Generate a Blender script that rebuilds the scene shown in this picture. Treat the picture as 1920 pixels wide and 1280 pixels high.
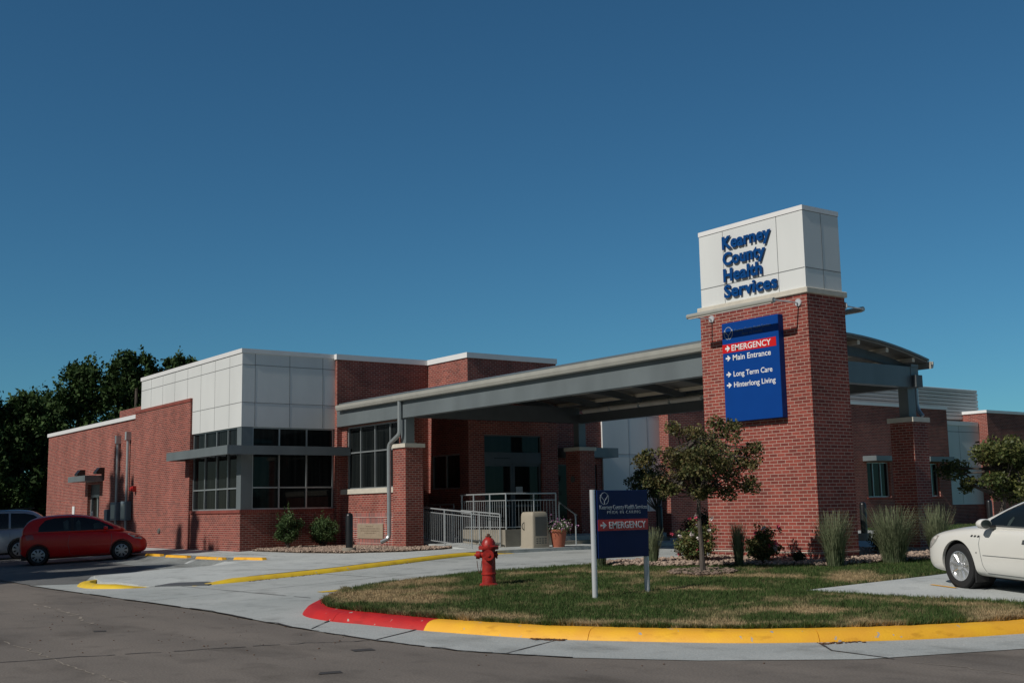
import bpy, bmesh, math, random
import numpy as np
from mathutils import Vector, Matrix
from mathutils.bvhtree import BVHTree

for _o in list(bpy.data.objects):
    bpy.data.objects.remove(_o)
SC = bpy.context.scene
COL = SC.collection
R = math.radians
RNG = np.random.default_rng(7)
random.seed(7)

# ------------------------------------------------------------------ camera
cam_d = bpy.data.cameras.new("camera")
cam_d.sensor_width = 36.0
cam_d.lens = 36.0 * 2196.67 / 1920.0
cam_d.clip_start = 0.1
cam_d.clip_end = 3000.0
cam = bpy.data.objects.new("camera", cam_d)
COL.objects.link(cam)
_yaw, _pitch, _roll = R(-53.7076), R(8.1159), R(-1.0297)
_F0 = Vector((math.sin(_yaw), math.cos(_yaw), 0)); _R0 = Vector((math.cos(_yaw), -math.sin(_yaw), 0)); _U0 = Vector((0, 0, 1))
_F = _F0 * math.cos(_pitch) + _U0 * math.sin(_pitch)
_U = _U0 * math.cos(_pitch) - _F0 * math.sin(_pitch)
_R = _R0 * math.cos(_roll) + _U * math.sin(_roll)
_U = _U * math.cos(_roll) - _R0 * math.sin(_roll)
cam.matrix_world = Matrix(((_R.x, _U.x, -_F.x, 0), (_R.y, _U.y, -_F.y, 0), (_R.z, _U.z, -_F.z, 1.6), (0, 0, 0, 1)))
SC.camera = cam
SC.render.resolution_x = 1024
SC.render.resolution_y = 682

# ------------------------------------------------------------------ sky and sun
SUN_DIR = Vector((-0.04, 1.0, -0.82)).normalized()          # the way the light travels
w = bpy.data.worlds.new("World"); SC.world = w; w.use_nodes = True
nt = w.node_tree; bg = nt.nodes["Background"]
sky = nt.nodes.new("ShaderNodeTexSky"); sky.sky_type = 'NISHITA'; sky.sun_disc = False
sky.sun_elevation = R(39.3); sky.sun_rotation = R(177.7)
sky.air_density = 1.0; sky.dust_density = 0.3; sky.ozone_density = 2.0; sky.altitude = 600
# the deep polarised blue of the sky away from the sun
wt = nt.nodes.new("ShaderNodeTexCoord"); wd = nt.nodes.new("ShaderNodeVectorMath"); wd.operation = 'DOT_PRODUCT'; wd.inputs[1].default_value = (-0.12, 0.99, 0.0)
wr = nt.nodes.new("ShaderNodeMapRange"); wr.interpolation_type = 'SMOOTHSTEP'; wr.inputs[1].default_value = -0.25; wr.inputs[2].default_value = 0.30
wm = nt.nodes.new("ShaderNodeMix"); wm.data_type = 'RGBA'; wm.inputs[6].default_value = (0.40, 0.46, 0.48, 1); wm.inputs[7].default_value = (0.385, 0.845, 1.03, 1)
wx = nt.nodes.new("ShaderNodeMix"); wx.data_type = 'RGBA'; wx.blend_type = 'MULTIPLY'; wx.inputs[0].default_value = 1.0
nt.links.new(wt.outputs["Generated"], wd.inputs[0]); nt.links.new(wd.outputs["Value"], wr.inputs[0]); nt.links.new(wr.outputs[0], wm.inputs[0])
nt.links.new(sky.outputs[0], wx.inputs[6]); nt.links.new(wm.outputs[2], wx.inputs[7]); nt.links.new(wx.outputs[2], bg.inputs["Color"])
bg.inputs["Strength"].default_value = 0.070
sl = bpy.data.lights.new("sun", 'SUN'); sl.energy = 3.9; sl.angle = R(0.5); sl.color = (1.0, 0.95, 0.88)
so = bpy.data.objects.new("sun", sl); COL.objects.link(so)
so.rotation_euler = SUN_DIR.to_track_quat('-Z', 'Y').to_euler(); so.location = (0, -30, 40)
SC.view_settings.view_transform = 'Standard'; SC.view_settings.look = 'None'
SC.view_settings.exposure = -0.26; SC.view_settings.gamma = 1.0
SC.render.engine = 'CYCLES'

# ------------------------------------------------------------------ materials
def _mat(name):
    m = bpy.data.materials.new(name); m.use_nodes = True
    return m, m.node_tree, m.node_tree.nodes["Principled BSDF"]

def noise_mix(t, base, var, scale, detail=4.0, coord='Object', lo=0.35, hi=0.65, stretch=None):
    tc = t.nodes.new("ShaderNodeTexCoord"); n = t.nodes.new("ShaderNodeTexNoise")
    n.inputs["Scale"].default_value = scale; n.inputs["Detail"].default_value = detail
    src = tc.outputs[coord]
    if stretch:
        mp = t.nodes.new("ShaderNodeMapping"); mp.inputs["Scale"].default_value = stretch
        t.links.new(src, mp.inputs[0]); src = mp.outputs[0]
    t.links.new(src, n.inputs["Vector"])
    mr = t.nodes.new("ShaderNodeMapRange"); mr.inputs[1].default_value = lo; mr.inputs[2].default_value = hi
    t.links.new(n.outputs[0], mr.inputs[0])
    mx = t.nodes.new("ShaderNodeMix"); mx.data_type = 'RGBA'
    t.links.new(mr.outputs[0], mx.inputs[0])
    for i, c in ((6, base), (7, var)):
        if isinstance(c, (tuple, list)): mx.inputs[i].default_value = (*c, 1)
        else: t.links.new(c, mx.inputs[i])
    return mx.outputs[2], n, src

def mat(name, col, rough=0.6, metal=0.0, var=0.12, scale=3.0, bump=0.0, bscale=40.0, spec=0.5, coat=0.0, var_col=None, stretch=None):
    m, t, b = _mat(name)
    v = var_col or tuple(c * (1 - var) for c in col)
    o, n, src = noise_mix(t, col, v, scale, stretch=stretch)
    t.links.new(o, b.inputs["Base Color"])
    b.inputs["Roughness"].default_value = rough; b.inputs["Metallic"].default_value = metal
    b.inputs["Specular IOR Level"].default_value = spec; b.inputs["Coat Weight"].default_value = coat
    b.inputs["Coat Roughness"].default_value = 0.05
    if bump:
        n2 = t.nodes.new("ShaderNodeTexNoise"); n2.inputs["Scale"].default_value = bscale; n2.inputs["Detail"].default_value = 5
        t.links.new(src, n2.inputs["Vector"])
        bp = t.nodes.new("ShaderNodeBump"); bp.inputs["Strength"].default_value = bump; bp.inputs["Distance"].default_value = 0.02
        t.links.new(n2.outputs[0], bp.inputs["Height"]); t.links.new(bp.outputs[0], b.inputs["Normal"])
    return m

def brick_mat(name, c1=(0.172, 0.031, 0.024), c2=(0.320, 0.066, 0.046), mortar=(0.45, 0.325, 0.265), bw=0.203, rh=0.0677, ms=0.0064, offset=0.5, vertical=False, bias=0.0):
    m, t, b = _mat(name)
    tc = t.nodes.new("ShaderNodeTexCoord"); sp = t.nodes.new("ShaderNodeSeparateXYZ"); t.links.new(tc.outputs["Object"], sp.inputs[0])
    ge = t.nodes.new("ShaderNodeNewGeometry"); sn = t.nodes.new("ShaderNodeSeparateXYZ"); t.links.new(ge.outputs["True Normal"], sn.inputs[0])
    ab = t.nodes.new("ShaderNodeMath"); ab.operation = 'ABSOLUTE'; t.links.new(sn.outputs[0], ab.inputs[0])
    gt = t.nodes.new("ShaderNodeMath"); gt.operation = 'GREATER_THAN'; gt.inputs[1].default_value = 0.5; t.links.new(ab.outputs[0], gt.inputs[0])
    mu = t.nodes.new("ShaderNodeMix"); mu.data_type = 'FLOAT'; t.links.new(gt.outputs[0], mu.inputs[0]); t.links.new(sp.outputs[0], mu.inputs[2]); t.links.new(sp.outputs[1], mu.inputs[3])
    cb = t.nodes.new("ShaderNodeCombineXYZ")
    if vertical: t.links.new(sp.outputs[2], cb.inputs[0]); t.links.new(mu.outputs[0], cb.inputs[1])
    else: t.links.new(mu.outputs[0], cb.inputs[0]); t.links.new(sp.outputs[2], cb.inputs[1])
    br = t.nodes.new("ShaderNodeTexBrick"); br.offset = offset; br.squash = 1.0
    br.inputs["Scale"].default_value = 1.0; br.inputs["Brick Width"].default_value = bw; br.inputs["Row Height"].default_value = rh
    br.inputs["Mortar Size"].default_value = ms; br.inputs["Mortar Smooth"].default_value = 0.15; br.inputs["Bias"].default_value = bias
    br.inputs["Color1"].default_value = (*c1, 1); br.inputs["Color2"].default_value = (*c2, 1); br.inputs["Mortar"].default_value = (*mortar, 1)
    t.links.new(cb.outputs[0], br.inputs["Vector"])
    n = t.nodes.new("ShaderNodeTexNoise"); n.inputs["Scale"].default_value = 0.9; n.inputs["Detail"].default_value = 6; t.links.new(tc.outputs["Object"], n.inputs["Vector"])
    mr = t.nodes.new("ShaderNodeMapRange"); mr.inputs[1].default_value = 0.3; mr.inputs[2].default_value = 0.7; mr.inputs[3].default_value = 0.84; mr.inputs[4].default_value = 1.1
    t.links.new(n.outputs[0], mr.inputs[0])
    mm = t.nodes.new("ShaderNodeVectorMath"); mm.operation = 'SCALE'; t.links.new(br.outputs[0], mm.inputs[0]); t.links.new(mr.outputs[0], mm.inputs[3])
    st, sn_, _ = noise_mix(t, (0.86, 0.84, 0.83), (1.05, 1.05, 1.05), 1.6, detail=7, lo=0.32, hi=0.62, stretch=(1.2, 1.2, 0.22))      # rain streaks
    m3 = t.nodes.new("ShaderNodeVectorMath"); m3.operation = 'MULTIPLY'; t.links.new(mm.outputs[0], m3.inputs[0]); t.links.new(st, m3.inputs[1])
    t.links.new(m3.outputs[0], b.inputs["Base Color"]); b.inputs["Roughness"].default_value = 0.85
    bp = t.nodes.new("ShaderNodeBump"); bp.inputs["Strength"].default_value = 0.5; bp.inputs["Distance"].default_value = 0.006; bp.invert = True
    t.links.new(br.outputs["Fac"], bp.inputs["Height"]); t.links.new(bp.outputs[0], b.inputs["Normal"])
    return m

def attr_mat(name, c0, c1, attr="dry", rough=0.9, nvar=0.35, nscale=30.0, trans=0.0):
    """two colours mixed by a per-vertex attribute, with fine noise on top"""
    m, t, b = _mat(name)
    at = t.nodes.new("ShaderNodeAttribute"); at.attribute_name = attr
    mx = t.nodes.new("ShaderNodeMix"); mx.data_type = 'RGBA'; mx.inputs[6].default_value = (*c0, 1); mx.inputs[7].default_value = (*c1, 1)
    t.links.new(at.outputs["Fac"], mx.inputs[0])
    tc = t.nodes.new("ShaderNodeTexCoord"); n = t.nodes.new("ShaderNodeTexNoise"); n.inputs["Scale"].default_value = nscale; n.inputs["Detail"].default_value = 4
    t.links.new(tc.outputs["Object"], n.inputs["Vector"])
    mr = t.nodes.new("ShaderNodeMapRange"); mr.inputs[1].default_value = 0.3; mr.inputs[2].default_value = 0.7; mr.inputs[3].default_value = 1 - nvar; mr.inputs[4].default_value = 1 + nvar
    t.links.new(n.outputs[0], mr.inputs[0])
    mm = t.nodes.new("ShaderNodeVectorMath"); mm.operation = 'SCALE'; t.links.new(mx.outputs[2], mm.inputs[0]); t.links.new(mr.outputs[0], mm.inputs[3])
    t.links.new(mm.outputs[0], b.inputs["Base Color"]); b.inputs["Roughness"].default_value = rough
    b.inputs["Specular IOR Level"].default_value = 0.25
    if trans:
        tr = t.nodes.new("ShaderNodeBsdfTranslucent"); t.links.new(mm.outputs[0], tr.inputs["Color"])
        ms = t.nodes.new("ShaderNodeMixShader"); ms.inputs[0].default_value = trans
        out = [q for q in t.nodes if q.type == 'OUTPUT_MATERIAL'][0]
        t.links.new(b.outputs[0], ms.inputs[1]); t.links.new(tr.outputs[0], ms.inputs[2]); t.links.new(ms.outputs[0], out.inputs["Surface"])
    return m

def paving(name, c, c2, scale=0.5, fine=60.0, streak=None, rough=0.9, cracks=0.0):
    m, t, b = _mat(name)
    o1, n1, src = noise_mix(t, c, c2, scale, detail=8, stretch=streak)
    o2, n2, _ = noise_mix(t, (0.80, 0.80, 0.80), (1.14, 1.14, 1.14), fine, detail=3)
    mm = t.nodes.new("ShaderNodeVectorMath"); mm.operation = 'MULTIPLY'; t.links.new(o1, mm.inputs[0]); t.links.new(o2, mm.inputs[1])
    o3, n3, _ = noise_mix(t, (0.80, 0.80, 0.80), (1.0, 1.0, 1.0), 2.3, detail=6, lo=0.30, hi=0.45)
    m2 = t.nodes.new("ShaderNodeVectorMath"); m2.operation = 'MULTIPLY'; t.links.new(mm.outputs[0], m2.inputs[0]); t.links.new(o3, m2.inputs[1])
    o4, n4, _ = noise_mix(t, (1.0, 1.0, 1.0), (0.66, 0.65, 0.64), 0.9, detail=9, lo=0.56, hi=0.74, stretch=(0.55, 1.3, 1))
    m4 = t.nodes.new("ShaderNodeVectorMath"); m4.operation = 'MULTIPLY'; t.links.new(m2.outputs[0], m4.inputs[0]); t.links.new(o4, m4.inputs[1])
    t.links.new(m4.outputs[0], b.inputs["Base Color"]); b.inputs["Roughness"].default_value = rough; b.inputs["Specular IOR Level"].default_value = 0.3
    bp = t.nodes.new("ShaderNodeBump"); bp.inputs["Strength"].default_value = 0.25; bp.inputs["Distance"].default_value = 0.01
    t.links.new(n2.outputs[0], bp.inputs["Height"]); t.links.new(bp.outputs[0], b.inputs["Normal"])
    return m

def kerb_paint(name, c, c2):
    """road paint with scuffs, tyre rub and chips down to the concrete"""
    m, t, b = _mat(name)
    o1, _, _ = noise_mix(t, c, c2, 2.5, detail=8)
    rub, _, _ = noise_mix(t, (0.78, 0.74, 0.70), (1.0, 1.0, 1.0), 3.2, detail=9, lo=0.30, hi=0.42, stretch=(1, 1, 3))
    mm = t.nodes.new("ShaderNodeVectorMath"); mm.operation = 'MULTIPLY'; t.links.new(o1, mm.inputs[0]); t.links.new(rub, mm.inputs[1])
    chip, n, src = noise_mix(t, mm.outputs[0], (0.40, 0.37, 0.33), 9, detail=10, lo=0.685, hi=0.70)
    t.links.new(chip, b.inputs["Base Color"]); b.inputs["Roughness"].default_value = 0.62
    n2 = t.nodes.new("ShaderNodeTexNoise"); n2.inputs["Scale"].default_value = 45; n2.inputs["Detail"].default_value = 5; t.links.new(src, n2.inputs["Vector"])
    bp = t.nodes.new("ShaderNodeBump"); bp.inputs["Strength"].default_value = 0.3; bp.inputs["Distance"].default_value = 0.012; t.links.new(n2.outputs[0], bp.inputs["Height"]); t.links.new(bp.outputs[0], b.inputs["Normal"])
    return m
BRICK = brick_mat("brick")
BRICK_STACK = brick_mat("stack_brick", c1=(0.12, 0.035, 0.035), c2=(0.40, 0.07, 0.04), offset=0.0, mortar=(0.60, 0.50, 0.45), ms=0.007)
BRICK_SOLDIER = brick_mat("soldier_brick", c1=(0.10, 0.035, 0.035), c2=(0.38, 0.06, 0.04), offset=0.0, mortar=(0.60, 0.50, 0.45), ms=0.007, vertical=True)
BRICK_SILL = brick_mat("sill_brick", c1=(0.20, 0.038, 0.028), c2=(0.27, 0.05, 0.036), offset=0.0, vertical=True, bw=0.4, mortar=(0.30, 0.14, 0.11))
WHITE = mat("white_panel", (0.72, 0.74, 0.725), 0.45, var=0.08, scale=0.9, stretch=(1, 1, 0.35))
COPING = mat("white_coping", (0.80, 0.80, 0.79), 0.35, var=0.04)
GREYM = mat("grey_metal", (0.17, 0.20, 0.21), 0.45, metal=0.15, var=0.18, scale=1.2, stretch=(1, 1, 0.4))
DGREYM = mat("dark_grey_metal", (0.085, 0.095, 0.10), 0.5, var=0.15)
ALU = mat("aluminium", (0.42, 0.46, 0.47), 0.35, metal=0.55, var=0.1)
GUTTER = mat("gutter_metal", (0.40, 0.40, 0.36), 0.4, metal=0.1, var=0.1)
GLASS = mat("dark_glass", (0.005, 0.007, 0.008), 0.05, var=0.3, scale=1.6, spec=0.16, var_col=(0.014, 0.017, 0.017), stretch=(5, 5, 0.15))
JOINT = mat("joint", (0.17, 0.18, 0.185), 0.8)
STONE = mat("cast_stone", (0.62, 0.58, 0.49), 0.8, var=0.12, scale=6, bump=0.1)
PLAQUE = mat("plaque_stone", (0.36, 0.29, 0.21), 0.8, var=0.15, scale=8)
ENGRAVE = mat("engraving", (0.20, 0.15, 0.105), 0.9)
CONC = paving("concrete", (0.44, 0.46, 0.445), (0.365, 0.39, 0.38), 0.45, 70)
CONC2 = paving("walk_concrete", (0.52, 0.545, 0.53), (0.45, 0.475, 0.465), 0.6, 80)
ROAD = paving("road_surface", (0.205, 0.178, 0.152), (0.155, 0.136, 0.118), 0.6, 42, streak=(0.4, 1.5, 1))
ASPH = paving("lot_asphalt", (0.17, 0.17, 0.165), (0.12, 0.122, 0.12), 0.4, 90, streak=(0.5, 1.2, 1))
TAR = mat("crack_sealant", (0.055, 0.05, 0.047), 0.85)
SAND = mat("crack_sand", (0.30, 0.26, 0.215), 0.95)
YELLOW = kerb_paint("yellow_paint", (0.88, 0.47, 0.022), (0.80, 0.39, 0.03))
YELLOW2 = kerb_paint("lemon_paint", (0.76, 0.52, 0.02), (0.64, 0.42, 0.03))
REDP = kerb_paint("red_kerb_paint", (0.52, 0.013, 0.011), (0.45, 0.012, 0.012))
REDSIGN = mat("sign_red", (0.60, 0.010, 0.012), 0.4, var=0.03)
BLUE = mat("sign_blue", (0.001, 0.050, 0.26), 0.5, var=0.05, spec=0.2)
NAVY = mat("sign_navy", (0.003, 0.016, 0.085), 0.5, var=0.08, spec=0.2)
LETTERB = mat("letter_blue", (0.001, 0.055, 0.21), 0.5, var=0.05, spec=0.2)
WLET = mat("sign_white", (0.80, 0.80, 0.79), 0.5, var=0.02)
SILVLET = mat("faded_lettering", (0.42, 0.46, 0.50), 0.5, var=0.1)
DULLET = mat("weathered_lettering", (0.10, 0.16, 0.24), 0.6, var=0.3, scale=30)
STEEL = mat("galvanised_steel", (0.46, 0.49, 0.50), 0.35, metal=0.35, var=0.12)
POSTALU = mat("post_aluminium", (0.68, 0.71, 0.73), 0.3, metal=0.35, var=0.05)
BLACKP = mat("black_paint", (0.012, 0.013, 0.014), 0.35, var=0.2)
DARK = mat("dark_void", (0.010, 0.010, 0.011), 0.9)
HYDRED = mat("hydrant_red", (0.44, 0.024, 0.014), 0.42, scale=9, var_col=(0.26, 0.014, 0.012), bump=0.2, bscale=35, coat=0.1)
RUST = mat("rusty_iron", (0.13, 0.05, 0.03), 0.8, var=0.4, scale=20)
BEIGE = mat("bin_beige", (0.36, 0.32, 0.25), 0.6, var=0.06, bump=0.1, bscale=60)
BINGREY = mat("bin_grey", (0.11, 0.11, 0.10), 0.6, var=0.1)
TERRA = mat("terracotta", (0.34, 0.10, 0.055), 0.75, var=0.15, scale=8)
ROOFM = mat("roof_membrane", (0.30, 0.30, 0.29), 0.8)
LOUV = mat("louvre_metal", (0.50, 0.54, 0.54), 0.45, var=0.06)
CONCB = mat("ramp_concrete", (0.31, 0.28, 0.225), 0.85, var=0.25, scale=3.0, bump=0.15, bscale=30)
SOIL = mat("bare_soil", (0.13, 0.095, 0.065), 1.0, var=0.3, scale=20)
BARK = mat("bark", (0.12, 0.10, 0.085), 0.95, var=0.4, scale=18, bump=0.5, bscale=50, stretch=(1, 1, 0.25))
GROUNDM = mat("far_ground", (0.085, 0.10, 0.045), 1.0, var=0.3, scale=0.3)
DEBRIS = mat("leaf_litter", (0.16, 0.075, 0.035), 0.95, var=0.5, scale=60)
STONES = mat("river_rock", (0.50, 0.38, 0.29), 0.85, scale=22, var_col=(0.17, 0.12, 0.095))
MULCHM = mat("bark_mulch", (0.30, 0.22, 0.17), 0.95, var=0.5, scale=30)
ALARM = mat("alarm_red", (0.42, 0.02, 0.018), 0.4)
RUBBER = mat("tyre_rubber", (0.016, 0.016, 0.017), 0.75, var=0.2, scale=20)
CHROME = mat("chrome", (0.70, 0.71, 0.72), 0.22, metal=0.75, var=0.05)
WHEELSIL = mat("wheel_silver", (0.42, 0.43, 0.44), 0.35, metal=0.55, var=0.06)
CARWHITE = mat("pearl_white_paint", (0.72, 0.71, 0.66), 0.3, var=0.02, coat=0.5)
CARRED = mat("red_car_paint", (0.66, 0.010, 0.007), 0.3, var=0.03, coat=0.45, spec=0.35)
CARSILV = mat("silver_car_paint", (0.36, 0.42, 0.48), 0.3, metal=0.35, var=0.03, coat=0.6)
CARGLASS = mat("car_glass", (0.010, 0.014, 0.015), 0.03, var=0.2, spec=0.6)
CARGLASSL = mat("car_glass_light", (0.055, 0.075, 0.07), 0.05, var=0.5, scale=4, spec=0.6)
PLASTIC = mat("black_plastic", (0.018, 0.018, 0.019), 0.6)
LAMP = mat("headlamp_glass", (0.45, 0.45, 0.42), 0.12, var=0.3, scale=8, coat=0.6)
TAIL = mat("tail_lamp", (0.45, 0.06, 0.05), 0.15, var=0.3, scale=8, coat=0.6)
PAPER = mat("paper_notice", (0.55, 0.57, 0.56), 0.8, var=0.15, scale=20)
LIGHTTUBE = mat("fixture_lens", (0.66, 0.61, 0.54), 0.4, var=0.15, scale=1.5)
PURLIN = mat("cream_purlin", (0.72, 0.63, 0.50), 0.6, var=0.1)
DECK = mat("canopy_deck", (0.24, 0.22, 0.195), 0.6, var=0.1)
BEDGREY = mat("electrical_grey", (0.20, 0.26, 0.30), 0.5, var=0.1)
FOL_WOOD = attr_mat("wood_foliage", (0.020, 0.048, 0.014), (0.075, 0.125, 0.034), "tone", 0.8, 0.3, 1.2, 0.15)
FOL_TREE = attr_mat("crabapple_foliage", (0.055, 0.078, 0.026), (0.23, 0.17, 0.072), "tone", 0.5, 0.3, 20, 0.15)
FOL_TREE2 = attr_mat("small_tree_foliage", (0.040, 0.068, 0.020), (0.17, 0.17, 0.055), "tone", 0.5, 0.3, 20, 0.15)
FOL_SHRUB = attr_mat("shrub_foliage", (0.04, 0.085, 0.028), (0.12, 0.17, 0.065), "tone", 0.6, 0.3, 20, 0.15)
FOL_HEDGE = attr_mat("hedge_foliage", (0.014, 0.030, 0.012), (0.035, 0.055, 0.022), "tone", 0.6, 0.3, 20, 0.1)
FOL_ROSE = attr_mat("rose_foliage", (0.05, 0.11, 0.032), (0.24, 0.17, 0.07), "tone", 0.5, 0.3, 20, 0.15)
FOL_REED = attr_mat("reed_grass", (0.065, 0.105, 0.045), (0.24, 0.26, 0.15), "tone", 0.7, 0.25, 15, 0.2)
LAWN_SOIL = attr_mat("lawn_base", (0.040, 0.070, 0.018), (0.28, 0.205, 0.11), "dry", 1.0, 0.35, 18)
LAWN_BLADE = attr_mat("lawn_blades", (0.052, 0.100, 0.024), (0.42, 0.315, 0.18), "dry", 0.8, 0.4, 9, 0.2)
PINK = mat("rose_pink", (0.75, 0.10, 0.18), 0.6, var=0.3, scale=30)
PALEP = mat("petal_white", (0.70, 0.62, 0.60), 0.6, var=0.2, scale=30)
MAUVE = mat("petunia_mauve", (0.40, 0.18, 0.36), 0.6, var=0.4, scale=30)

# ------------------------------------------------------------------ mesh helpers
ORG = {}

class MB:
    def __init__(s): s.v = []; s.f = []
    def add(s, vs, fs):
        o = len(s.v); s.v.extend(tuple(v) for v in vs); s.f.extend(tuple(i + o for i in f) for f in fs); return s
    def box(s, x0, x1, y0, y1, z0, z1):
        x0, x1 = min(x0, x1), max(x0, x1); y0, y1 = min(y0, y1), max(y0, y1); z0, z1 = min(z0, z1), max(z0, z1)
        return s.add([(x0, y0, z0), (x1, y0, z0), (x1, y1, z0), (x0, y1, z0), (x0, y0, z1), (x1, y0, z1), (x1, y1, z1), (x0, y1, z1)],
                     [(0, 3, 2, 1), (4, 5, 6, 7), (0, 1, 5, 4), (1, 2, 6, 5), (2, 3, 7, 6), (3, 0, 4, 7)])
    def tube(s, pts, rad, n=10, cap=True):
        pts = [Vector(p) for p in pts]; rs = rad if isinstance(rad, (list, tuple)) else [rad] * len(pts)
        rings = []; prev = None
        for i, p in enumerate(pts):
            d = (pts[min(i + 1, len(pts) - 1)] - pts[max(i - 1, 0)]).normalized()
            if prev is None:
                a = Vector((0, 0, 1)) if abs(d.z) < 0.9 else Vector((1, 0, 0)); u = d.cross(a).normalized()
            else:
                u = (prev - d * prev.dot(d)).normalized()
            prev = u; v = d.cross(u)
            rings.append([p + (u * math.cos(2 * math.pi * k / n) + v * math.sin(2 * math.pi * k / n)) * rs[i] for k in range(n)])
        o = len(s.v)
        for r in rings: s.v.extend(tuple(q) for q in r)
        for i in range(len(rings) - 1):
            for k in range(n):
                a = o + i * n + k; b = o + i * n + (k + 1) % n; s.f.append((a, b, b + n, a + n))
        if cap:
            s.f.append(tuple(o + k for k in reversed(range(n)))); e = o + (len(rings) - 1) * n; s.f.append(tuple(e + k for k in range(n)))
        return s
    def lathe(s, prof, n=24, c=(0, 0, 0), axis='z'):
        o = len(s.v)
        for (r, h) in prof:
            for k in range(n):
                a = 2 * math.pi * k / n; p = (r * math.cos(a), r * math.sin(a), h)
                if axis == 'y': p = (p[0], h, p[1])
                if axis == 'x': p = (h, p[0], p[1])
                s.v.append((p[0] + c[0], p[1] + c[1], p[2] + c[2]))
        for i in range(len(prof) - 1):
            for k in range(n):
                a = o + i * n + k; b = o + i * n + (k + 1) % n; s.f.append((a, b, b + n, a + n))
        if prof[0][0] > 1e-6: s.f.append(tuple(o + k for k in reversed(range(n))))
        if prof[-1][0] > 1e-6: e = o + (len(prof) - 1) * n; s.f.append(tuple(e + k for k in range(n)))
        return s
    def prism(s, pts2, O, u, v, n, d):
        """flat outline pts2 in plane (O,u,v), pushed d along n"""
        O, u, v, n = Vector(O), Vector(u), Vector(v), Vector(n); k = len(pts2)
        a = [O + u * p[0] + v * p[1] for p in pts2]; b = [q + n * d for q in a]
        return s.add(a + b, [tuple(reversed(range(k))), tuple(range(k, 2 * k))] + [(i, (i + 1) % k, (i + 1) % k + k, i + k) for i in range(k)])
    def build(s, name, m, parent=None, smooth=False, bevel=0.0, sharp=40):
        org = ORG.get(parent, Vector((0, 0, 0))) if parent is not None else Vector((0, 0, 0))
        me = bpy.data.meshes.new(name)
        me.from_pydata([(x - org.x, y - org.y, z - org.z) for x, y, z in s.v], [], s.f)
        return finish(name, me, m, parent, smooth, bevel, sharp, org)

def finish(name, me, m, parent, smooth=False, bevel=0.0, sharp=40, org=None, recalc=True):
    if recalc:
        bm = bmesh.new(); bm.from_mesh(me); bmesh.ops.recalc_face_normals(bm, faces=bm.faces)
        if bevel: 
            bmesh.ops.bevel(bm, geom=[e for e in bm.edges if len(e.link_faces) == 2 and e.calc_face_angle(0) > 0.5], offset=bevel, segments=1, affect='EDGES', clamp_overlap=True)
        bm.to_mesh(me); bm.free()
    if smooth:
        me.polygons.foreach_set("use_smooth", [True] * len(me.polygons)); me.set_sharp_from_angle(angle=R(sharp))
    me.materials.append(m)
    o = bpy.data.objects.new(name, me); COL.objects.link(o)
    if parent is not None: o.parent = parent; ORG[o] = org if org is not None else ORG.get(parent, Vector((0, 0, 0)))
    return o

def npmesh(name, V, F, m, parent=None, attr=None, smooth=False):
    """V (n,3) and F (k,3|4) arrays to one object; attr = (name, per-vertex values)"""
    V = np.asarray(V, dtype=np.float32); F = np.asarray(F, dtype=np.int32)
    org = ORG.get(parent, Vector((0, 0, 0))) if parent is not None else Vector((0, 0, 0))
    V = V - np.array(org, dtype=np.float32)
    me = bpy.data.meshes.new(name); k = F.shape[1]
    me.vertices.add(len(V)); me.vertices.foreach_set("co", V.ravel())
    me.loops.add(F.size); me.loops.foreach_set("vertex_index", F.ravel())
    me.polygons.add(len(F)); me.polygons.foreach_set("loop_start", np.arange(0, F.size, k, dtype=np.int32))
    if smooth: me.polygons.foreach_set("use_smooth", [True] * len(F))
    me.update(calc_edges=True)
    if attr:
        a = me.attributes.new(attr[0], 'FLOAT', 'POINT'); a.data.foreach_set("value", np.asarray(attr[1], dtype=np.float32))
    me.materials.append(m)
    o = bpy.data.objects.new(name, me); COL.objects.link(o)
    if parent is not None: o.parent = parent; ORG[o] = org
    return o

def tag(o, label=None, cat=None, group=None, kind=None):
    if label: o["label"] = label
    if cat: o["category"] = cat
    if group: o["group"] = group
    if kind: o["kind"] = kind
    return o

def thing(name, label, cat, loc=(0, 0, 0), group=None, local=False):
    o = bpy.data.objects.new(name, None); COL.objects.link(o); o.location = loc; o.empty_display_size = 0.3
    ORG[o] = Vector((0, 0, 0)) if local else Vector(loc)
    return tag(o, label, cat, group)

def copy_tree(o, parent=None):
    c = o.copy(); COL.objects.link(c); c.parent = parent
    for ch in list(o.children): copy_tree(ch, c)
    return c

# ------------------------------------------------------------------ text, arrows, emblem
def _text_mesh(s, offset=0.0, spacing=1.0):
    cu = bpy.data.curves.new("txt", 'FONT'); cu.body = s; cu.extrude = 0.5; cu.offset = offset; cu.space_character = spacing; cu.resolution_u = 3
    ob = bpy.data.objects.new("txt", cu); COL.objects.link(ob)
    dg = bpy.context.evaluated_depsgraph_get(); dg.update()
    me = bpy.data.meshes.new_from_object(ob.evaluated_get(dg))
    bpy.data.objects.remove(ob); bpy.data.curves.remove(cu)
    V = np.empty(len(me.vertices) * 3); me.vertices.foreach_get("co", V)
    return me, V.reshape(-1, 3)
_cap = _text_mesh("H")[1][:, 1].max()

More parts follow.
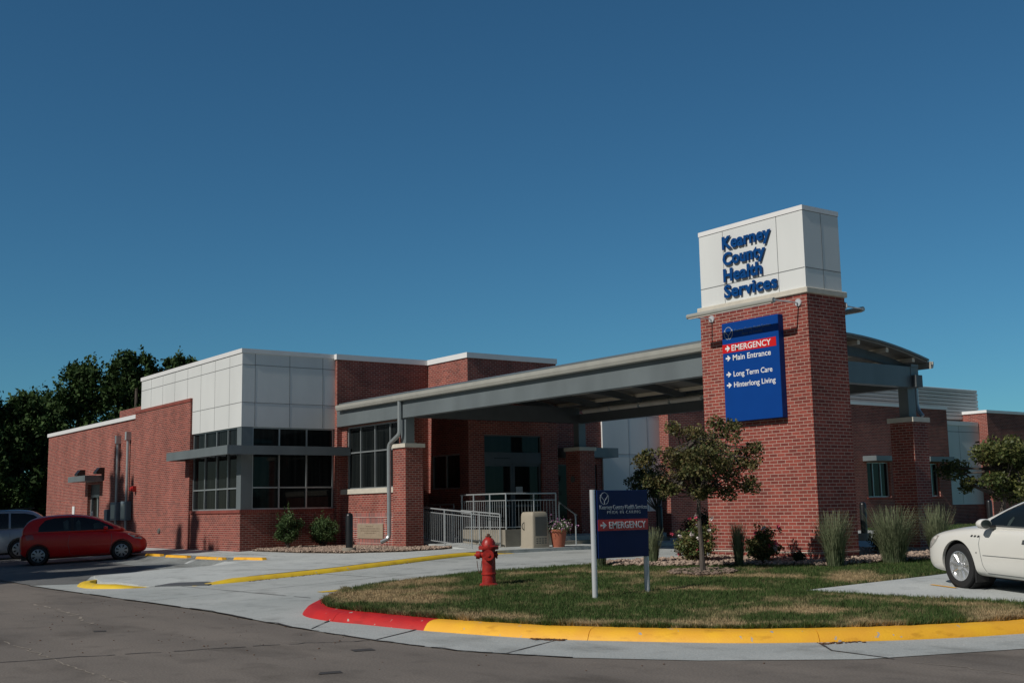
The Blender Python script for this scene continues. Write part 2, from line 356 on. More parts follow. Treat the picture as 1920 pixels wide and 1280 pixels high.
def text(name, s, O, u, v, n, width, cap, depth, m, parent, offset=0.0, spacing=1.0):
    me, V = _text_mesh(s, offset, spacing)
    x0, x1 = V[:, 0].min(), V[:, 0].max(); org = ORG.get(parent, Vector((0, 0, 0)))
    O = np.array(O) - np.array(org); u, v, n = map(np.array, (u, v, n))
    P = O + np.outer((V[:, 0] - x0) * width / (x1 - x0), u) + np.outer(V[:, 1] * cap / _cap, v) + np.outer((V[:, 2] + 0.5) * depth, n)
    me.vertices.foreach_set("co", P.ravel().astype(np.float32)); me.update()
    me.materials.clear()
    return finish(name, me, m, parent, org=org)

ARROW = [(0, 0.36), (0.52, 0.36), (0.30, 0.12), (0.46, 0.0), (1.0, 0.5), (0.46, 1.0), (0.30, 0.88), (0.52, 0.64), (0, 0.64)]
def arrow(O, u, v, n, w, h, d, m, parent):
    return MB().prism([(a * w, b * h) for a, b in ARROW], O, u, v, n, d).build("arrow", m, parent)

def emblem(O, u, v, n, r, d, m, parent):
    """ring of two cupped hands over a short stem"""
    mb = MB()
    def arc(a0, a1, ri, ro, k=14, taper=0.0):
        A = np.linspace(a0, a1, k); w_ = np.linspace(1, 1 - taper, k)
        out = [(ro * math.cos(a), ro * 1.15 * math.sin(a)) for a in A]; inn = [((ro - (ro - ri) * t) * math.cos(a), (ro - (ro - ri) * t) * 1.15 * math.sin(a)) for a, t in zip(A, w_)]
        for i in range(k - 1): mb.prism([out[i], out[i + 1], inn[i + 1], inn[i]], O, u, v, n, d)
    arc(R(-80), R(30), r * 0.90, r); arc(R(150), R(260), r * 0.90, r)
    arc(R(10), R(88), r * 0.80, r * 0.88); arc(R(92), R(170), r * 0.80, r * 0.88)
    for sx in (-1, 1):
        mb.prism([(0, -0.45 * r), (sx * 0.10 * r, -0.45 * r), (sx * 0.62 * r, 0.05 * r), (sx * 0.80 * r, 0.50 * r), (sx * 0.62 * r, 0.30 * r), (sx * 0.34 * r, -0.05 * r)], O, u, v, n, d * (1.1 if sx > 0 else 1.05))
    mb.prism([(-0.07 * r, -1.05 * r), (0.07 * r, -1.05 * r), (0.07 * r, -0.4 * r), (-0.07 * r, -0.4 * r)], O, u, v, n, d * 1.2)
    return mb.build("emblem", m, parent)

# ------------------------------------------------------------------ terrain
def base(x, y):
    s = max(0.0, min(y - 7.3, -0.656 * (x + 13.65) + 0.755 * (y - 8.5)))
    t = 0.042 * s
    return t if t < 0.28 else 0.28 + 0.12 * (1 - math.exp(-(t - 0.28) / 0.12))

def smooth_path(pts, n=6, closed=False):
    P = [np.array(p, float) for p in pts]; out = []
    K = len(P)
    for i in range(K if closed else K - 1):
        p0 = P[(i - 1) % K] if closed or i > 0 else P[0]; p1 = P[i]; p2 = P[(i + 1) % K]; p3 = P[(i + 2) % K] if closed or i + 2 < K else P[-1]
        for t in np.linspace(0, 1, n, endpoint=False):
            out.append(0.5 * ((2 * p1) + (-p0 + p2) * t + (2 * p0 - 5 * p1 + 4 * p2 - p3) * t * t + (-p0 + 3 * p1 - 3 * p2 + p3) * t ** 3))
    if not closed: out.append(P[-1])
    return [tuple(p) for p in out]

def sheet(name, poly, off, m, step=1.0, skirt=0.0, lim=60.0, flat0=False):
    bm = bmesh.new(); vs = [bm.verts.new((p[0], p[1], 0)) for p in poly]; f = bm.faces.new(vs)
    bmesh.ops.triangulate(bm, faces=[f])
    xs = [p[0] for p in poly]; ys = [p[1] for p in poly]
    for ax, lo, hi in ((0, max(min(xs), -lim - 20), min(max(xs), lim)), (1, max(min(ys), 5.0), min(max(ys), lim))):
        c = math.ceil(lo / step) * step
        while c < hi:
            pc = [0, 0, 0]; pc[ax] = c; no = [0, 0, 0]; no[ax] = 1
            bmesh.ops.bisect_plane(bm, geom=bm.verts[:] + bm.edges[:] + bm.faces[:], plane_co=pc, plane_no=no); c += step
    for v in bm.verts: v.co.z = (0.0 if flat0 else base(v.co.x, v.co.y)) + (off(v.co.x, v.co.y) if callable(off) else off)
    if skirt:
        be = [e for e in bm.edges if len(e.link_faces) == 1]
        r = bmesh.ops.extrude_edge_only(bm, edges=be)
        for v in r["geom"]:
            if isinstance(v, bmesh.types.BMVert): v.co.z -= skirt
    bmesh.ops.recalc_face_normals(bm, faces=bm.faces)
    up = sum(f.normal.z * f.calc_area() for f in bm.faces)
    if up < 0: bmesh.ops.reverse_faces(bm, faces=bm.faces)
    me = bpy.data.meshes.new(name); bm.to_mesh(me); bm.free(); me.materials.append(m)
    o = bpy.data.objects.new(name, me); COL.objects.link(o)
    return tag(o, kind='structure')

KERB_PROF = [(0.0, -0.05), (0.0, 0.0), (0.03, 0.045), (0.075, 0.095), (0.13, 0.122), (0.20, 0.135), (0.34, 0.138), (0.34, -0.05)]
def kerb(name, path, m, side, prof=KERB_PROF, breaks=(), taper0=0.0, taper1=0.0):
    """sweep prof along path (x,y); side=+1 puts the body left of the travel direction"""
    P = [np.array(p, float) for p in path]; n = len(P); mb = MB(); rings = []
    L = [0.0]
    for i in range(1, n): L.append(L[-1] + np.linalg.norm(P[i] - P[i - 1]))
    for i in range(n):
        d = P[min(i + 1, n - 1)] - P[max(i - 1, 0)]; d /= np.linalg.norm(d); nr = np.array([-d[1], d[0]]) * side
        k = 1.0
        if taper0 and L[i] < taper0: k = max(0.12, L[i] / taper0)
        if taper1 and L[-1] - L[i] < taper1: k = min(k, max(0.12, (L[-1] - L[i]) / taper1))
        ring = []
        for (a, z) in prof:
            q = P[i] + nr * a; zz = z if z < 0 else z * k
            ring.append((q[0], q[1], base(*P[i]) + zz))
        rings.append(ring)
    k = len(prof)
    segs = []; cur = [0]
    for i in range(1, n):
        cur.append(i)
        if i in breaks: segs.append(cur); cur = [i]
    segs.append(cur)
    for sgi, sg in enumerate(segs):
        o = len(mb.v)
        for j, i in enumerate(sg):
            r = rings[i]
            if j == 0 and sgi > 0:      # an 8 mm open joint
                nx = rings[sg[1]]; tt = 0.008 / max(1e-6, np.linalg.norm(P[sg[1]] - P[i])); r = [tuple(np.array(a) * (1 - tt) + np.array(b) * tt) for a, b in zip(r, nx)]
            mb.v.extend(r)
        for j in range(len(sg) - 1):
            for q in range(k - 1): a = o + j * k + q; mb.f.append((a, a + 1, a + k + 1, a + k))
        mb.f.append(tuple(o + q for q in range(k))); e = o + (len(sg) - 1) * k; mb.f.append(tuple(e + q for q in reversed(range(k))))
    return mb.build(name, m, None, smooth=True, sharp=50)

def sst(a, b, t): t = min(1, max(0, (t - a) / (b - a))); return t * t * (3 - 2 * t)
def walk_off(x, y):      # the kerb ramp runs down to the drive, and the lot side meets the stalls flush
    lot = (-30.6 - x) if y < 13.5 else -9
    return 0.016 + 0.08 * sst(0.5, 1.7, math.hypot(x + 25.0, y - 9.3)) * sst(-1.6, -0.1, -lot - 1.5 if y < 12.6 else 9)
def lawn_off(x, y):      # the lawn dips to meet the car pad
    d = max(0.0, math.hypot(max(-12.3 - x, 0), max(14.7 + 0.22 * (x + 12.3) - y, 0)))
    return 0.135 - 0.030 * (1 - sst(0.1, 1.6, d))
# ---- ground sheets
tag(sheet("ground", [(-400, -300), (300, -300), (300, 500), (-400, 500)], -0.16, GROUNDM, 2.0, lim=60), kind='structure')
ROAD_EDGE = [(-29.5, 7.40), (-18.9, 7.62), (-15.2, 7.44), (-13.2, 7.46), (-11.4, 7.62), (-10.1, 8.15), (-8.98, 8.95), (-7.9, 10.2), (-7.2, 12.3), (-6.5, 15.0), (-5.6, 18.0), (-4.5, 24.0)]
sheet("road", [(-200, -3.6), (-24, -3.6), (-16, -6), (-11, -14), (-11, -80), (150, -80), (150, 120), (-1, 120), (-4.2, 24.0)] + [(x - 0.35, y + 0.35) for x, y in reversed(ROAD_EDGE)] + [(-200, 7.7)], 0.0, ROAD, 3.0, flat0=True)
sheet("driveway", ROAD_EDGE + [(-4.5, 46), (-33.5, 46), (-33.5, 21), (-31.5, 14), (-31.4, 8.6)], 0.006, CONC, 1.0)
sheet("parking_lot", [(-95, 7.35), (-29.4, 7.45), (-28.4, 8.3), (-30.9, 9.25), (-31.07, 11.1), (-30.45, 13.62), (-95, 13.62)], 0.012, ASPH, 1.0)
sheet("sidewalk", [(-28.35, 8.6), (-27.0, 8.35), (-25.45, 8.85), (-24.72, 9.75), (-24.62, 11.0), (-24.8, 13.1), (-25.42, 15.15), (-26.32, 17.0), (-26.68, 18.1), (-26.6, 19.6), (-26.5, 27.5), (-33, 27.5), (-33, 21.0), (-36, 18.6), (-36, 15.3),
                   (-62, 15.3), (-62, 13.66), (-30.4, 13.62), (-31.0, 11.1), (-30.85, 9.3)], walk_off, CONC2, 0.4, skirt=0.12)
sheet("far_lawn", [(-33.0, 43.0), (-20, 43.0), (-14, 60), (-14, 110), (-33.0, 110)], 0.10, LAWN_SOIL, 3.0, skirt=0.2, lim=120)
sheet("car_pad", [(-12.30, 14.62), (-10.72, 14.94), (-9.15, 15.42), (-6.6, 16.2), (-5.2, 22), (-5.2, 34), (-12.1, 34), (-12.1, 17.6)], 0.115, CONC2, 0.5, skirt=0.12)

# road joints, cracks and debris
def strip(name, pts, wd, off, m):
    mb = MB(); P = [np.array(p, float) for p in pts]; rng = random.Random(len(pts) * 7 + int(pts[0][0] * 10))
    for i in range(len(P) - 1):
        d = P[i + 1] - P[i]; ln = np.linalg.norm(d); d = d / ln; nr = np.array([-d[1], d[0]])
        for j in range(max(1, int(ln / 0.35))):
            pass
        k = max(1, int(ln / 0.3)); 
        for j in range(k):
            a = P[i] + d * ln * j / k; b = P[i] + d * ln * (j + 1) / k; wa = wd * rng.uniform(0.5, 1.3) / 2
            if rng.random() < 0.12: continue
            q = [a - nr * wa, b - nr * wa, b + nr * wa, a + nr * wa]
            mb.add([(p[0], p[1], base(*p) + off) for p in q], [(0, 1, 2, 3)])
    return tag(mb.build(name, m), kind='structure')
def wob(pts, amp, n=14, seed=1):
    rng = random.Random(seed); out = []
    for i in range(len(pts) - 1):
        for t in np.linspace(0, 1, n, endpoint=False):
            out.append((pts[i][0] + (pts[i + 1][0] - pts[i][0]) * t + rng.gauss(0, amp), pts[i][1] + (pts[i + 1][1] - pts[i][1]) * t + rng.gauss(0, amp)))
    return out + [pts[-1]]
strip("road_joint", wob(ROAD_EDGE[:6], 0.015, 12, 2), 0.04, 0.011, TAR)
strip("road_crack", wob([(-14.5, 1.5), (-14.26, 3.3), (-14.19, 4.03), (-13.97, 4.82), (-13.8, 5.74), (-13.56, 6.61), (-13.2, 7.4)], 0.02, 8, 3), 0.035, 0.004, TAR)
strip("road_crack", wob([(-16.83, 3.88), (-14.48, 3.87), (-12.99, 3.8), (-11.76, 3.83), (-9.0, 3.9)], 0.025, 12, 4), 0.02, 0.004, SAND)
strip("road_crack", wob([(-23.24, 6.0), (-21.63, 5.89), (-20.21, 5.8), (-19.2, 5.62), (-18.27, 5.45)], 0.04, 9, 5), 0.05, 0.004, SAND)
strip("road_crack", wob([(-7.4, 10.4), (-6.4, 10.37), (-5.0, 10.3)], 0.03, 9, 6), 0.02, 0.004, SAND)
flat_marks = [[(-12.5, 6.75), (-12.3, 6.7), (-12.25, 6.95), (-12.45, 7.0)], [(-17.2, 5.2), (-17.0, 5.15), (-16.95, 5.3), (-17.1, 5.35)], [(-11.0, 5.6), (-10.85, 5.5), (-10.8, 5.75), (-10.95, 5.8)]]
strip("driveway_joint", [(-15.75, 8.2), (-15.0, 7.5)], 0.03, 0.011, TAR)
strip("driveway_joint", [(-13.91, 8.56), (-13.2, 7.5)], 0.03, 0.011, TAR)
strip("driveway_joint", [(-11.6, 9.2), (-10.9, 7.85)], 0.03, 0.011, TAR)
strip("driveway_joint", [(-9.1, 11.0), (-8.57, 10.55), (-7.7, 10.45)], 0.03, 0.011, TAR)
strip("driveway_joint", [(-18.9, 9.6), (-24.7, 9.3)], 0.022, 0.011, TAR)
strip("driveway_joint", [(-19.6, 12.6), (-24.4, 12.4)], 0.022, 0.011, TAR)
strip("driveway_joint", [(-19.0, 16.2), (-25.3, 15.9)], 0.022, 0.011, TAR)
strip("driveway_joint", [(-22.0, 7.6), (-21.8, 16), (-22.4, 26)], 0.022, 0.011, TAR)
strip("driveway_joint", [(-25.3, 8.7), (-25.9, 7.5)], 0.022, 0.011, TAR)
for xx in (-33, -36, -39, -42): strip("sidewalk_joint", [(xx, 13.7), (xx, 15.1)], 0.016, 0.100, TAR)
strip("sidewalk_joint", [(-36.2, 14.6), (-30.4, 14.4), (-26.5, 17.6)], 0.016, 0.100, TAR)
# worn yellow bar on the driveway, stall lines
def flat(name, poly, off, m):
    mb = MB(); k = len(poly); mb.add([(x, y, base(x, y) + off) for x, y in poly], [tuple(range(k))]); return tag(mb.build(name, m), kind='structure')
flat("driveway_marking", [(-20.2, 10.2), (-19.95, 10.2), (-19.75, 10.9), (-19.8, 11.7), (-20.05, 11.6), (-20.1, 10.9)], 0.012, YELLOW2)
flat("stall_line", [(-11.3, 16.35), (-10.75, 16.19), (-10.73, 16.26), (-11.28, 16.42)], 0.122, YELLOW)
for fm_ in flat_marks: flat("road_patch", fm_, 0.005, TAR)
# drain grate in the kerb ramp
gr = MB()
gp = [(-25.37, 8.95), (-25.77, 9.51), (-24.88, 10.26), (-24.22, 9.69)]
gr.add([(x, y, base(x, y) + 0.026) for x, y in gp] + [(x, y, base(x, y) - 0.02) for x, y in gp], [(0, 1, 2, 3), (0, 1, 5, 4), (1, 2, 6, 5), (2, 3, 7, 6), (3, 0, 4, 7)])
tag(gr.build("tactile_plate", DGREYM), "dark grey tactile plate set in the kerb ramp between two yellow kerbs", "tactile plate")

# ---- kerbs
isl = smooth_path([(-18.55, 15.6), (-18.85, 14.4), (-19.35, 13.2), (-19.5, 12.0), (-19.42, 11.0), (-18.95, 10.1), (-18.1, 9.2), (-17.2, 8.46), (-16.45, 8.14), (-15.55, 8.10), (-14.64, 8.27), (-13.70, 8.50),
                   (-11.89, 8.98), (-10.7, 9.67), (-9.7, 10.43), (-8.94, 11.4), (-8.47, 12.26), (-8.02, 13.42), (-7.55, 14.8), (-7.1, 16.2)], 6)
i_red = 36; i_yel = 66
NARROW = [(a * 0.7, z) for a, z in KERB_PROF]
tag(kerb("concrete_kerb", isl[:i_red - 5], CONC2, -1 * -1, NARROW), kind='structure')
rk = kerb("red_kerb", isl[i_red - 6:i_yel + 1], REDP, 1, breaks=(24,)); tag(rk, kind='structure')
yk = kerb("yellow_kerb", isl[i_yel:], YELLOW, 1, breaks=(9, 22)); tag(yk, kind='structure')
LOW = [(a * 0.8, z * 0.66 if z > 0 else z) for a, z in KERB_PROF]
wk = smooth_path([(-24.40, 9.45), (-24.30, 10.2), (-24.30, 11.1), (-24.45, 13.1), (-25.1, 15.2), (-26.02, 17.1), (-26.38, 18.1), (-26.3, 19.3)], 5)
tag(kerb("yellow_kerb", wk, YELLOW2, 1, LOW, taper0=0.9, taper1=1.4, breaks=(13, 24)), kind='structure')
nk = smooth_path([(-28.45, 8.55), (-28.15, 8.15), (-27.5, 7.95), (-26.6, 7.95), (-25.8, 8.3), (-25.25, 8.72)], 5)
tag(kerb("yellow_kerb", nk, YELLOW2, 1, LOW, taper1=1.0, breaks=(9,)), kind='structure')

# ---- lawn with blades
LAWN = [(-18.72, 10.10), (-17.75, 9.25), (-16.95, 8.72), (-16.35, 8.46), (-15.55, 8.42), (-14.72, 8.58), (-13.80, 8.80), (-12.02, 9.28), (-10.92, 9.92), (-9.98, 10.62), (-9.24, 11.56), (-8.79, 12.40), (-8.33, 13.54), (-7.85, 14.95), (-7.6, 15.7),
        (-9.2, 15.34), (-10.75, 14.86), (-12.38, 14.52), (-12.2, 17.0), (-12.2, 20.6), (-13.4, 20.6), (-13.68, 19.76), (-14.13, 17.54), (-15.53, 16.79), (-16.49, 15.79), (-17.30, 15.25), (-18.35, 15.35), (-18.6, 14.4), (-19.1, 13.2), (-19.25, 12.0), (-19.17, 11.05)]
lo = sheet("lawn", LAWN, lawn_off, LAWN_SOIL, 0.35)
def hash_noise(x, y, sc, seed):
    xi = np.floor(x / sc); yi = np.floor(y / sc); fx = x / sc - xi; fy = y / sc - yi
    def h(a, b): return np.modf(np.abs(np.sin(a * 127.1 + b * 311.7 + seed * 74.7) * 43758.5453))[0]
    fx = fx * fx * (3 - 2 * fx); fy = fy * fy * (3 - 2 * fy)
    return (h(xi, yi) * (1 - fx) + h(xi + 1, yi) * fx) * (1 - fy) + (h(xi, yi + 1) * (1 - fx) + h(xi + 1, yi + 1) * fx) * fy
DRY = [(-17.3, 9.9, 1.5, 1.0), (-16.2, 9.7, 1.3, 0.75), (-18.4, 11.3, 0.7, 1.0), (-13.2, 9.4, 0.9, 0.35), (-11.7, 9.85, 0.9, 0.40), (-10.4, 10.9, 0.7, 0.5), (-9.4, 12.2, 0.5, 0.8), (-8.6, 13.8, 0.5, 0.9), (-10.6, 12.6, 0.8, 0.6), (-14.3, 15.3, 1.5, 0.4), (-12.9, 16.4, 0.5, 1.0), (-13.3, 13.6, 0.9, 0.35), (-16.6, 14.3, 0.9, 0.3), (-9.6, 14.4, 0.9, 0.35), (-17.9, 13.4, 0.7, 0.35)]
def dryness(x, y):
    d = np.zeros_like(x)
    for cx, cy, a, b in DRY:
        c, s = 0.85, 0.52
        u = ((x - cx) * c + (y - cy) * s) / a; v = (-(x - cx) * s + (y - cy) * c) / b
        d = np.maximum(d, 1.25 - np.sqrt(u * u + v * v))
    nz = hash_noise(x, y, 0.55, 1) * 0.5 + hash_noise(x, y, 0.22, 2) * 0.3 + hash_noise(x, y, 0.09, 3) * 0.2
    return np.clip((np.clip(d, 0, 1) * 0.95 + (nz - 0.5) * 1.5 - 0.02) * 1.6, 0, 1)
def set_dry(o):
    me = o.data; V = np.empty(len(me.vertices) * 3, dtype=np.float32); me.vertices.foreach_get("co", V); V = V.reshape(-1, 3)
    a = me.attributes.new("dry", 'FLOAT', 'POINT'); a.data.foreach_set("value", dryness(V[:, 0], V[:, 1]).astype(np.float32))
set_dry(lo)
def in_poly(x, y, poly):
    r = np.zeros(len(x), bool); j = len(poly) - 1
    for i in range(len(poly)):
        xi, yi = poly[i]; xj, yj = poly[j]
        c = ((yi > y) != (yj > y)) & (x < (xj - xi) * (y - yi) / (yj - yi + 1e-12) + xi); r ^= c; j = i
    return r
def basev(x, y):
    s = np.maximum(0, np.minimum(y - 7.3, -0.656 * (x + 13.65) + 0.755 * (y - 8.5))); t = 0.042 * s
    return np.where(t < 0.28, t, 0.28 + 0.12 * (1 - np.exp(-np.maximum(t - 0.28, 0) / 0.12)))
def blades(name, poly, n, h0, h1, off, m, seed):
    g = np.random.default_rng(seed); xs = [p[0] for p in poly]; ys = [p[1] for p in poly]
    x = g.uniform(min(xs), max(xs), n * 3); y = g.uniform(min(ys), max(ys), n * 3); k = in_poly(x, y, poly); x = x[k][:n]; y = y[k][:n]; n = len(x)
    d = dryness(x, y); d = np.clip(d + g.normal(0, 0.16, n), 0, 1)
    h = g.uniform(h0, h1, n) * (1 - 0.45 * d) * (0.75 + 0.5 * hash_noise(x, y, 0.25, 9)); a = g.uniform(0, 2 * np.pi, n); wd = g.uniform(0.004, 0.008, n); ln = h * g.uniform(0.1, 0.8, n); la = g.uniform(0, 2 * np.pi, n)
    z = basev(x, y) + off
    if name == 'grass': z = z + np.array([lawn_off(a_, b_) - 0.145 for a_, b_ in zip(x, y)])
    V = np.empty((n, 3, 3)); V[:, 0] = np.stack([x - np.cos(a) * wd, y - np.sin(a) * wd, z], 1); V[:, 1] = np.stack([x + np.cos(a) * wd, y + np.sin(a) * wd, z], 1)
    V[:, 2] = np.stack([x + np.cos(la) * ln, y + np.sin(la) * ln, z + h], 1)
    return tag(npmesh(name, V.reshape(-1, 3), np.arange(n * 3).reshape(-1, 3), m, attr=("dry", np.repeat(d, 3))), kind='stuff')
tag(blades("grass", LAWN, 210000, 0.035, 0.075, 0.145, LAWN_BLADE, 11), "short patchy lawn grass, green with tan dead areas, inside the painted kerb", "grass")

def fringe(n, seed):
    """longer blades flopping over the kerb top along the street side"""
    g = np.random.default_rng(seed); P = np.array(LAWN[:15]); seg = np.diff(P, axis=0); ln = np.linalg.norm(seg, axis=1); k = g.choice(len(seg), n, p=ln / ln.sum()); t = g.random(n)
    q = P[k] + seg[k] * t[:, None]; nr = np.stack([seg[k][:, 1], -seg[k][:, 0]], 1) / ln[k][:, None]; rag = hash_noise(q[:, 0], q[:, 1], 0.16, 21)
    q = q + nr * (g.uniform(-0.05, 0.02, n) + np.clip(rag - 0.55, 0, 1) * 0.14 * g.random(n))[:, None]; x, y = q[:, 0], q[:, 1]
    d = np.clip(dryness(x, y) + g.normal(0, 0.2, n), 0, 1); h = g.uniform(0.03, 0.085, n) * (0.5 + rag); a = g.uniform(0, 6.28, n); wd = g.uniform(0.004, 0.008, n); z = basev(x, y) + 0.132
    o = nr * (h * g.uniform(0.0, 0.9, n))[:, None] + g.normal(0, 0.015, (n, 2)); V = np.empty((n, 3, 3))
    V[:, 0] = np.stack([x - np.cos(a) * wd, y - np.sin(a) * wd, z], 1); V[:, 1] = np.stack([x + np.cos(a) * wd, y + np.sin(a) * wd, z], 1); V[:, 2] = np.stack([x + o[:, 0], y + o[:, 1], z + h], 1)
    return tag(npmesh("grass_fringe", V.reshape(-1, 3), np.arange(n * 3).reshape(-1, 3), LAWN_BLADE, attr=("dry", np.repeat(d, 3))), "ragged grass fringe leaning over the painted kerb", "grass", kind='stuff')
fringe(14000, 15)
# ---- stones
ICO = None
def ico():
    global ICO
    if ICO is None:
        bm = bmesh.new(); bmesh.ops.create_icosphere(bm, subdivisions=1, radius=1.0); bm.verts.ensure_lookup_table()
        ICO = (np.array([v.co[:] for v in bm.verts]), np.array([[v.index for v in f.verts] for f in bm.faces])); bm.free()
    return ICO
def scatter_stones(name, poly, n, s0, s1, off, m, seed, flatn=0.6, pile=0.0):
    g = np.random.default_rng(seed); xs = [p[0] for p in poly]; ys = [p[1] for p in poly]
    x = g.uniform(min(xs), max(xs), n * 4); y = g.uniform(min(ys), max(ys), n * 4); k = in_poly(x, y, poly); x = x[k][:n]; y = y[k][:n]; n = len(x)
    iv, jf = ico(); kv = len(iv)
    s = g.uniform(s0, s1, (n, 1, 1)) * g.uniform(0.7, 1.3, (n, 1, 3)) * np.array([1, 1, flatn]); V = iv[None] * (1 + g.normal(0, 0.13, (n, kv, 1))) * s
    a = g.uniform(0, 2 * np.pi, n); c, sn = np.cos(a)[:, None], np.sin(a)[:, None]
    V = np.stack([V[..., 0] * c - V[..., 1] * sn, V[..., 0] * sn + V[..., 1] * c, V[..., 2]], -1)
    V += np.stack([x, y, basev(x, y) + off + g.uniform(0, pile, n)], 1)[:, None]
    F = (jf[None] + (np.arange(n) * kv)[:, None, None]).reshape(-1, 3)
    return tag(npmesh(name, V.reshape(-1, 3), F, m), kind='stuff')
BED1 = [(-35.34, 15.75), (-34.97, 15.42), (-31.9, 15.55), (-29.85, 16.0), (-28.75, 17.2), (-28.9, 18.6), (-29.3, 19.2), (-35.0, 19.2), (-35.34, 18.5)]
BED2 = [(-17.50, 15.15), (-16.49, 15.79), (-15.53, 16.79), (-14.13, 17.54), (-13.68, 19.76), (-13.3, 22.5), (-17.9, 22.5), (-17.75, 18.1), (-17.9, 16.6), (-18.25, 15.75), (-18.1, 15.35)]
sheet("planting_bed", BED1, 0.105, SOIL, 0.8, skirt=0.1); sheet("planting_bed", BED2, 0.150, SOIL, 0.8, skirt=0.15)
tag(scatter_stones("river_rock", BED1, 5200, 0.022, 0.05, 0.125, STONES, 21, pile=0.03), "tan river rock bed along the front of the brick building", "rocks")
tag(scatter_stones("river_rock", BED2, 6500, 0.022, 0.055, 0.17, STONES, 22, pile=0.04), "pinkish tan rock bed around the foot of the brick sign tower", "rocks")
MUL = [(-15.28 + 0.62 * math.cos(a), 15.39 + 0.62 * math.sin(a)) for a in np.linspace(0, 2 * math.pi, 14, endpoint=False)]
tag(scatter_stones("bark_mulch", MUL, 500, 0.015, 0.05, 0.16, MULCHM, 23, 0.3, 0.03), "bark mulch ring round the small tree on the lawn", "mulch")
deb = [[(-11.9, 8.93), (-11.75, 8.86), (-11.4, 9.05), (-11.5, 9.2)], [(-9.15, 11.0), (-9.0, 10.9), (-8.78, 11.4), (-8.9, 11.5)], [(-24.3, 10.6), (-24.15, 10.6), (-24.25, 12.4), (-24.4, 12.4)], [(-24.9, 14.4), (-24.75, 14.3), (-25.0, 15.2), (-25.1, 15.2)]]
dm = None
for i, d_ in enumerate(deb):
    tag(scatter_stones("leaf_litter", d_, (90, 70, 60, 50)[i], 0.008, 0.026, 0.012, DEBRIS, 30 + i, 0.25), ["rusty leaf litter at the first joint of the yellow kerb by the street", "rusty leaf litter at the right hand joint of the yellow kerb by the street", "leaf litter along the foot of the driveway kerb", "small leaf litter near the far bend of the driveway kerb"][i], "leaf litter")
tag(scatter_stones("road_grit", [(-16, 3.5), (-9.5, 6.5), (-8.0, 9.5), (-8.6, 9.2), (-12.2, 7.5), (-20, 7.4), (-26, 7)], 130, 0.006, 0.016, 0.006, DEBRIS, 40, 0.3), "loose grit and dead leaves scattered on the street", "grit")
#PART2
# ------------------------------------------------------------------ hospital
Y0, X0 = 15.161, -35.354          # the white corner block: planes of its two faces
XB = X0 + 0.15                    # brick front wall
XE = -32.69                       # entrance block and right wing
YE = 22.11                        # left face of the entrance block
hosp = thing("hospital", "one storey red brick hospital with white panel corner, dark windows and white coping", "building", (X0, Y0, 0.40))

def wall_holes(mb, ax, c, u0, u1, z0, z1, holes, th):
    """wall of thickness th whose outer face is at c (axis 'y': faces -Y, axis 'x': faces +X), with openings"""
    us = sorted({u0, u1, *[h[0] for h in holes], *[h[1] for h in holes]}); zs = sorted({z0, z1, *[h[2] for h in holes], *[h[3] for h in holes]})
    for i in range(len(us) - 1):
        run = None
        for j in range(len(zs) - 1):
            um, zm = (us[i] + us[i + 1]) / 2, (zs[j] + zs[j + 1]) / 2
            solid = not any(h[0] < um < h[1] and h[2] < zm < h[3] for h in holes)
            if solid:
                if run is None: run = zs[j]
            if (not solid or j == len(zs) - 2) and run is not None:
                top = zs[j + 1] if solid else zs[j]
                if ax == 'y': mb.box(us[i], us[i + 1], c, c + th, run, top)
                else: mb.box(c - th, c, us[i], us[i + 1], run, top)
                run = None

def window(ax, c, u0, u1, z0, z1, mull=(), trans=(), parent=None, fw=0.045, dep=0.07, inset=0.06, fm=None, gm=None, name="window"):
    """frame bars set back by inset, one pane behind"""
    s = 1 if ax == 'y' else -1
    f = MB()
    def bx(mb, a0, a1, b0, b1, d0, d1):
        p, q = c + s * d0, c + s * d1
        if ax == 'y': mb.box(a0, a1, p, q, b0, b1)
        else: mb.box(p, q, a0, a1, b0, b1)
    i0, i1 = inset, inset + dep
    bx(f, u0, u0 + fw, z0, z1, i0, i1); bx(f, u1 - fw, u1, z0, z1, i0, i1)
    bx(f, u0 + fw, u1 - fw, z0, z0 + fw, i0, i1); bx(f, u0 + fw, u1 - fw, z1 - fw, z1, i0, i1)
    for m_ in mull: bx(f, m_ - fw / 2, m_ + fw / 2, z0 + fw, z1 - fw, i0 - 0.004, i1)
    for t_ in trans: bx(f, u0 + fw, u1 - fw, t_ - fw / 2, t_ + fw / 2, i0 + 0.004, i1)
    fo = f.build(name, fm or ALU, parent)
    g = MB(); bx(g, u0 + fw * 0.5, u1 - fw * 0.5, z0 + fw * 0.5, z1 - fw * 0.5, i1 - 0.025, i1 - 0.012)
    g.build("pane", gm or GLASS, fo)
    return fo

GZ = 0.15
# -- left wing
mb = MB(); wall_holes(mb, 'y', Y0 + 0.10, -58.3, -45.3, GZ, 5.36, [(-51.85, -50.2, 0.40, 2.95)], 0.3)
mb.box(-58.3, -45.3, Y0 + 0.40, 34, GZ, 5.36)
mb.build("brick_wall", BRICK, hosp)
MB().box(-58.36, -45.42, Y0 + 0.04, Y0 + 0.45, 5.36, 5.52).build("coping", COPING, hosp)
# -- tall brick panel beside it
MB().box(-45.42, -39.62, Y0 - 0.06, Y0 + 0.5, GZ, 5.51).build("brick_wall", BRICK, hosp)
MB().box(-45.45, -39.60, Y0 - 0.085, Y0 + 0.5, 5.51, 5.63).build("brick_cap", BRICK_SILL, hosp)
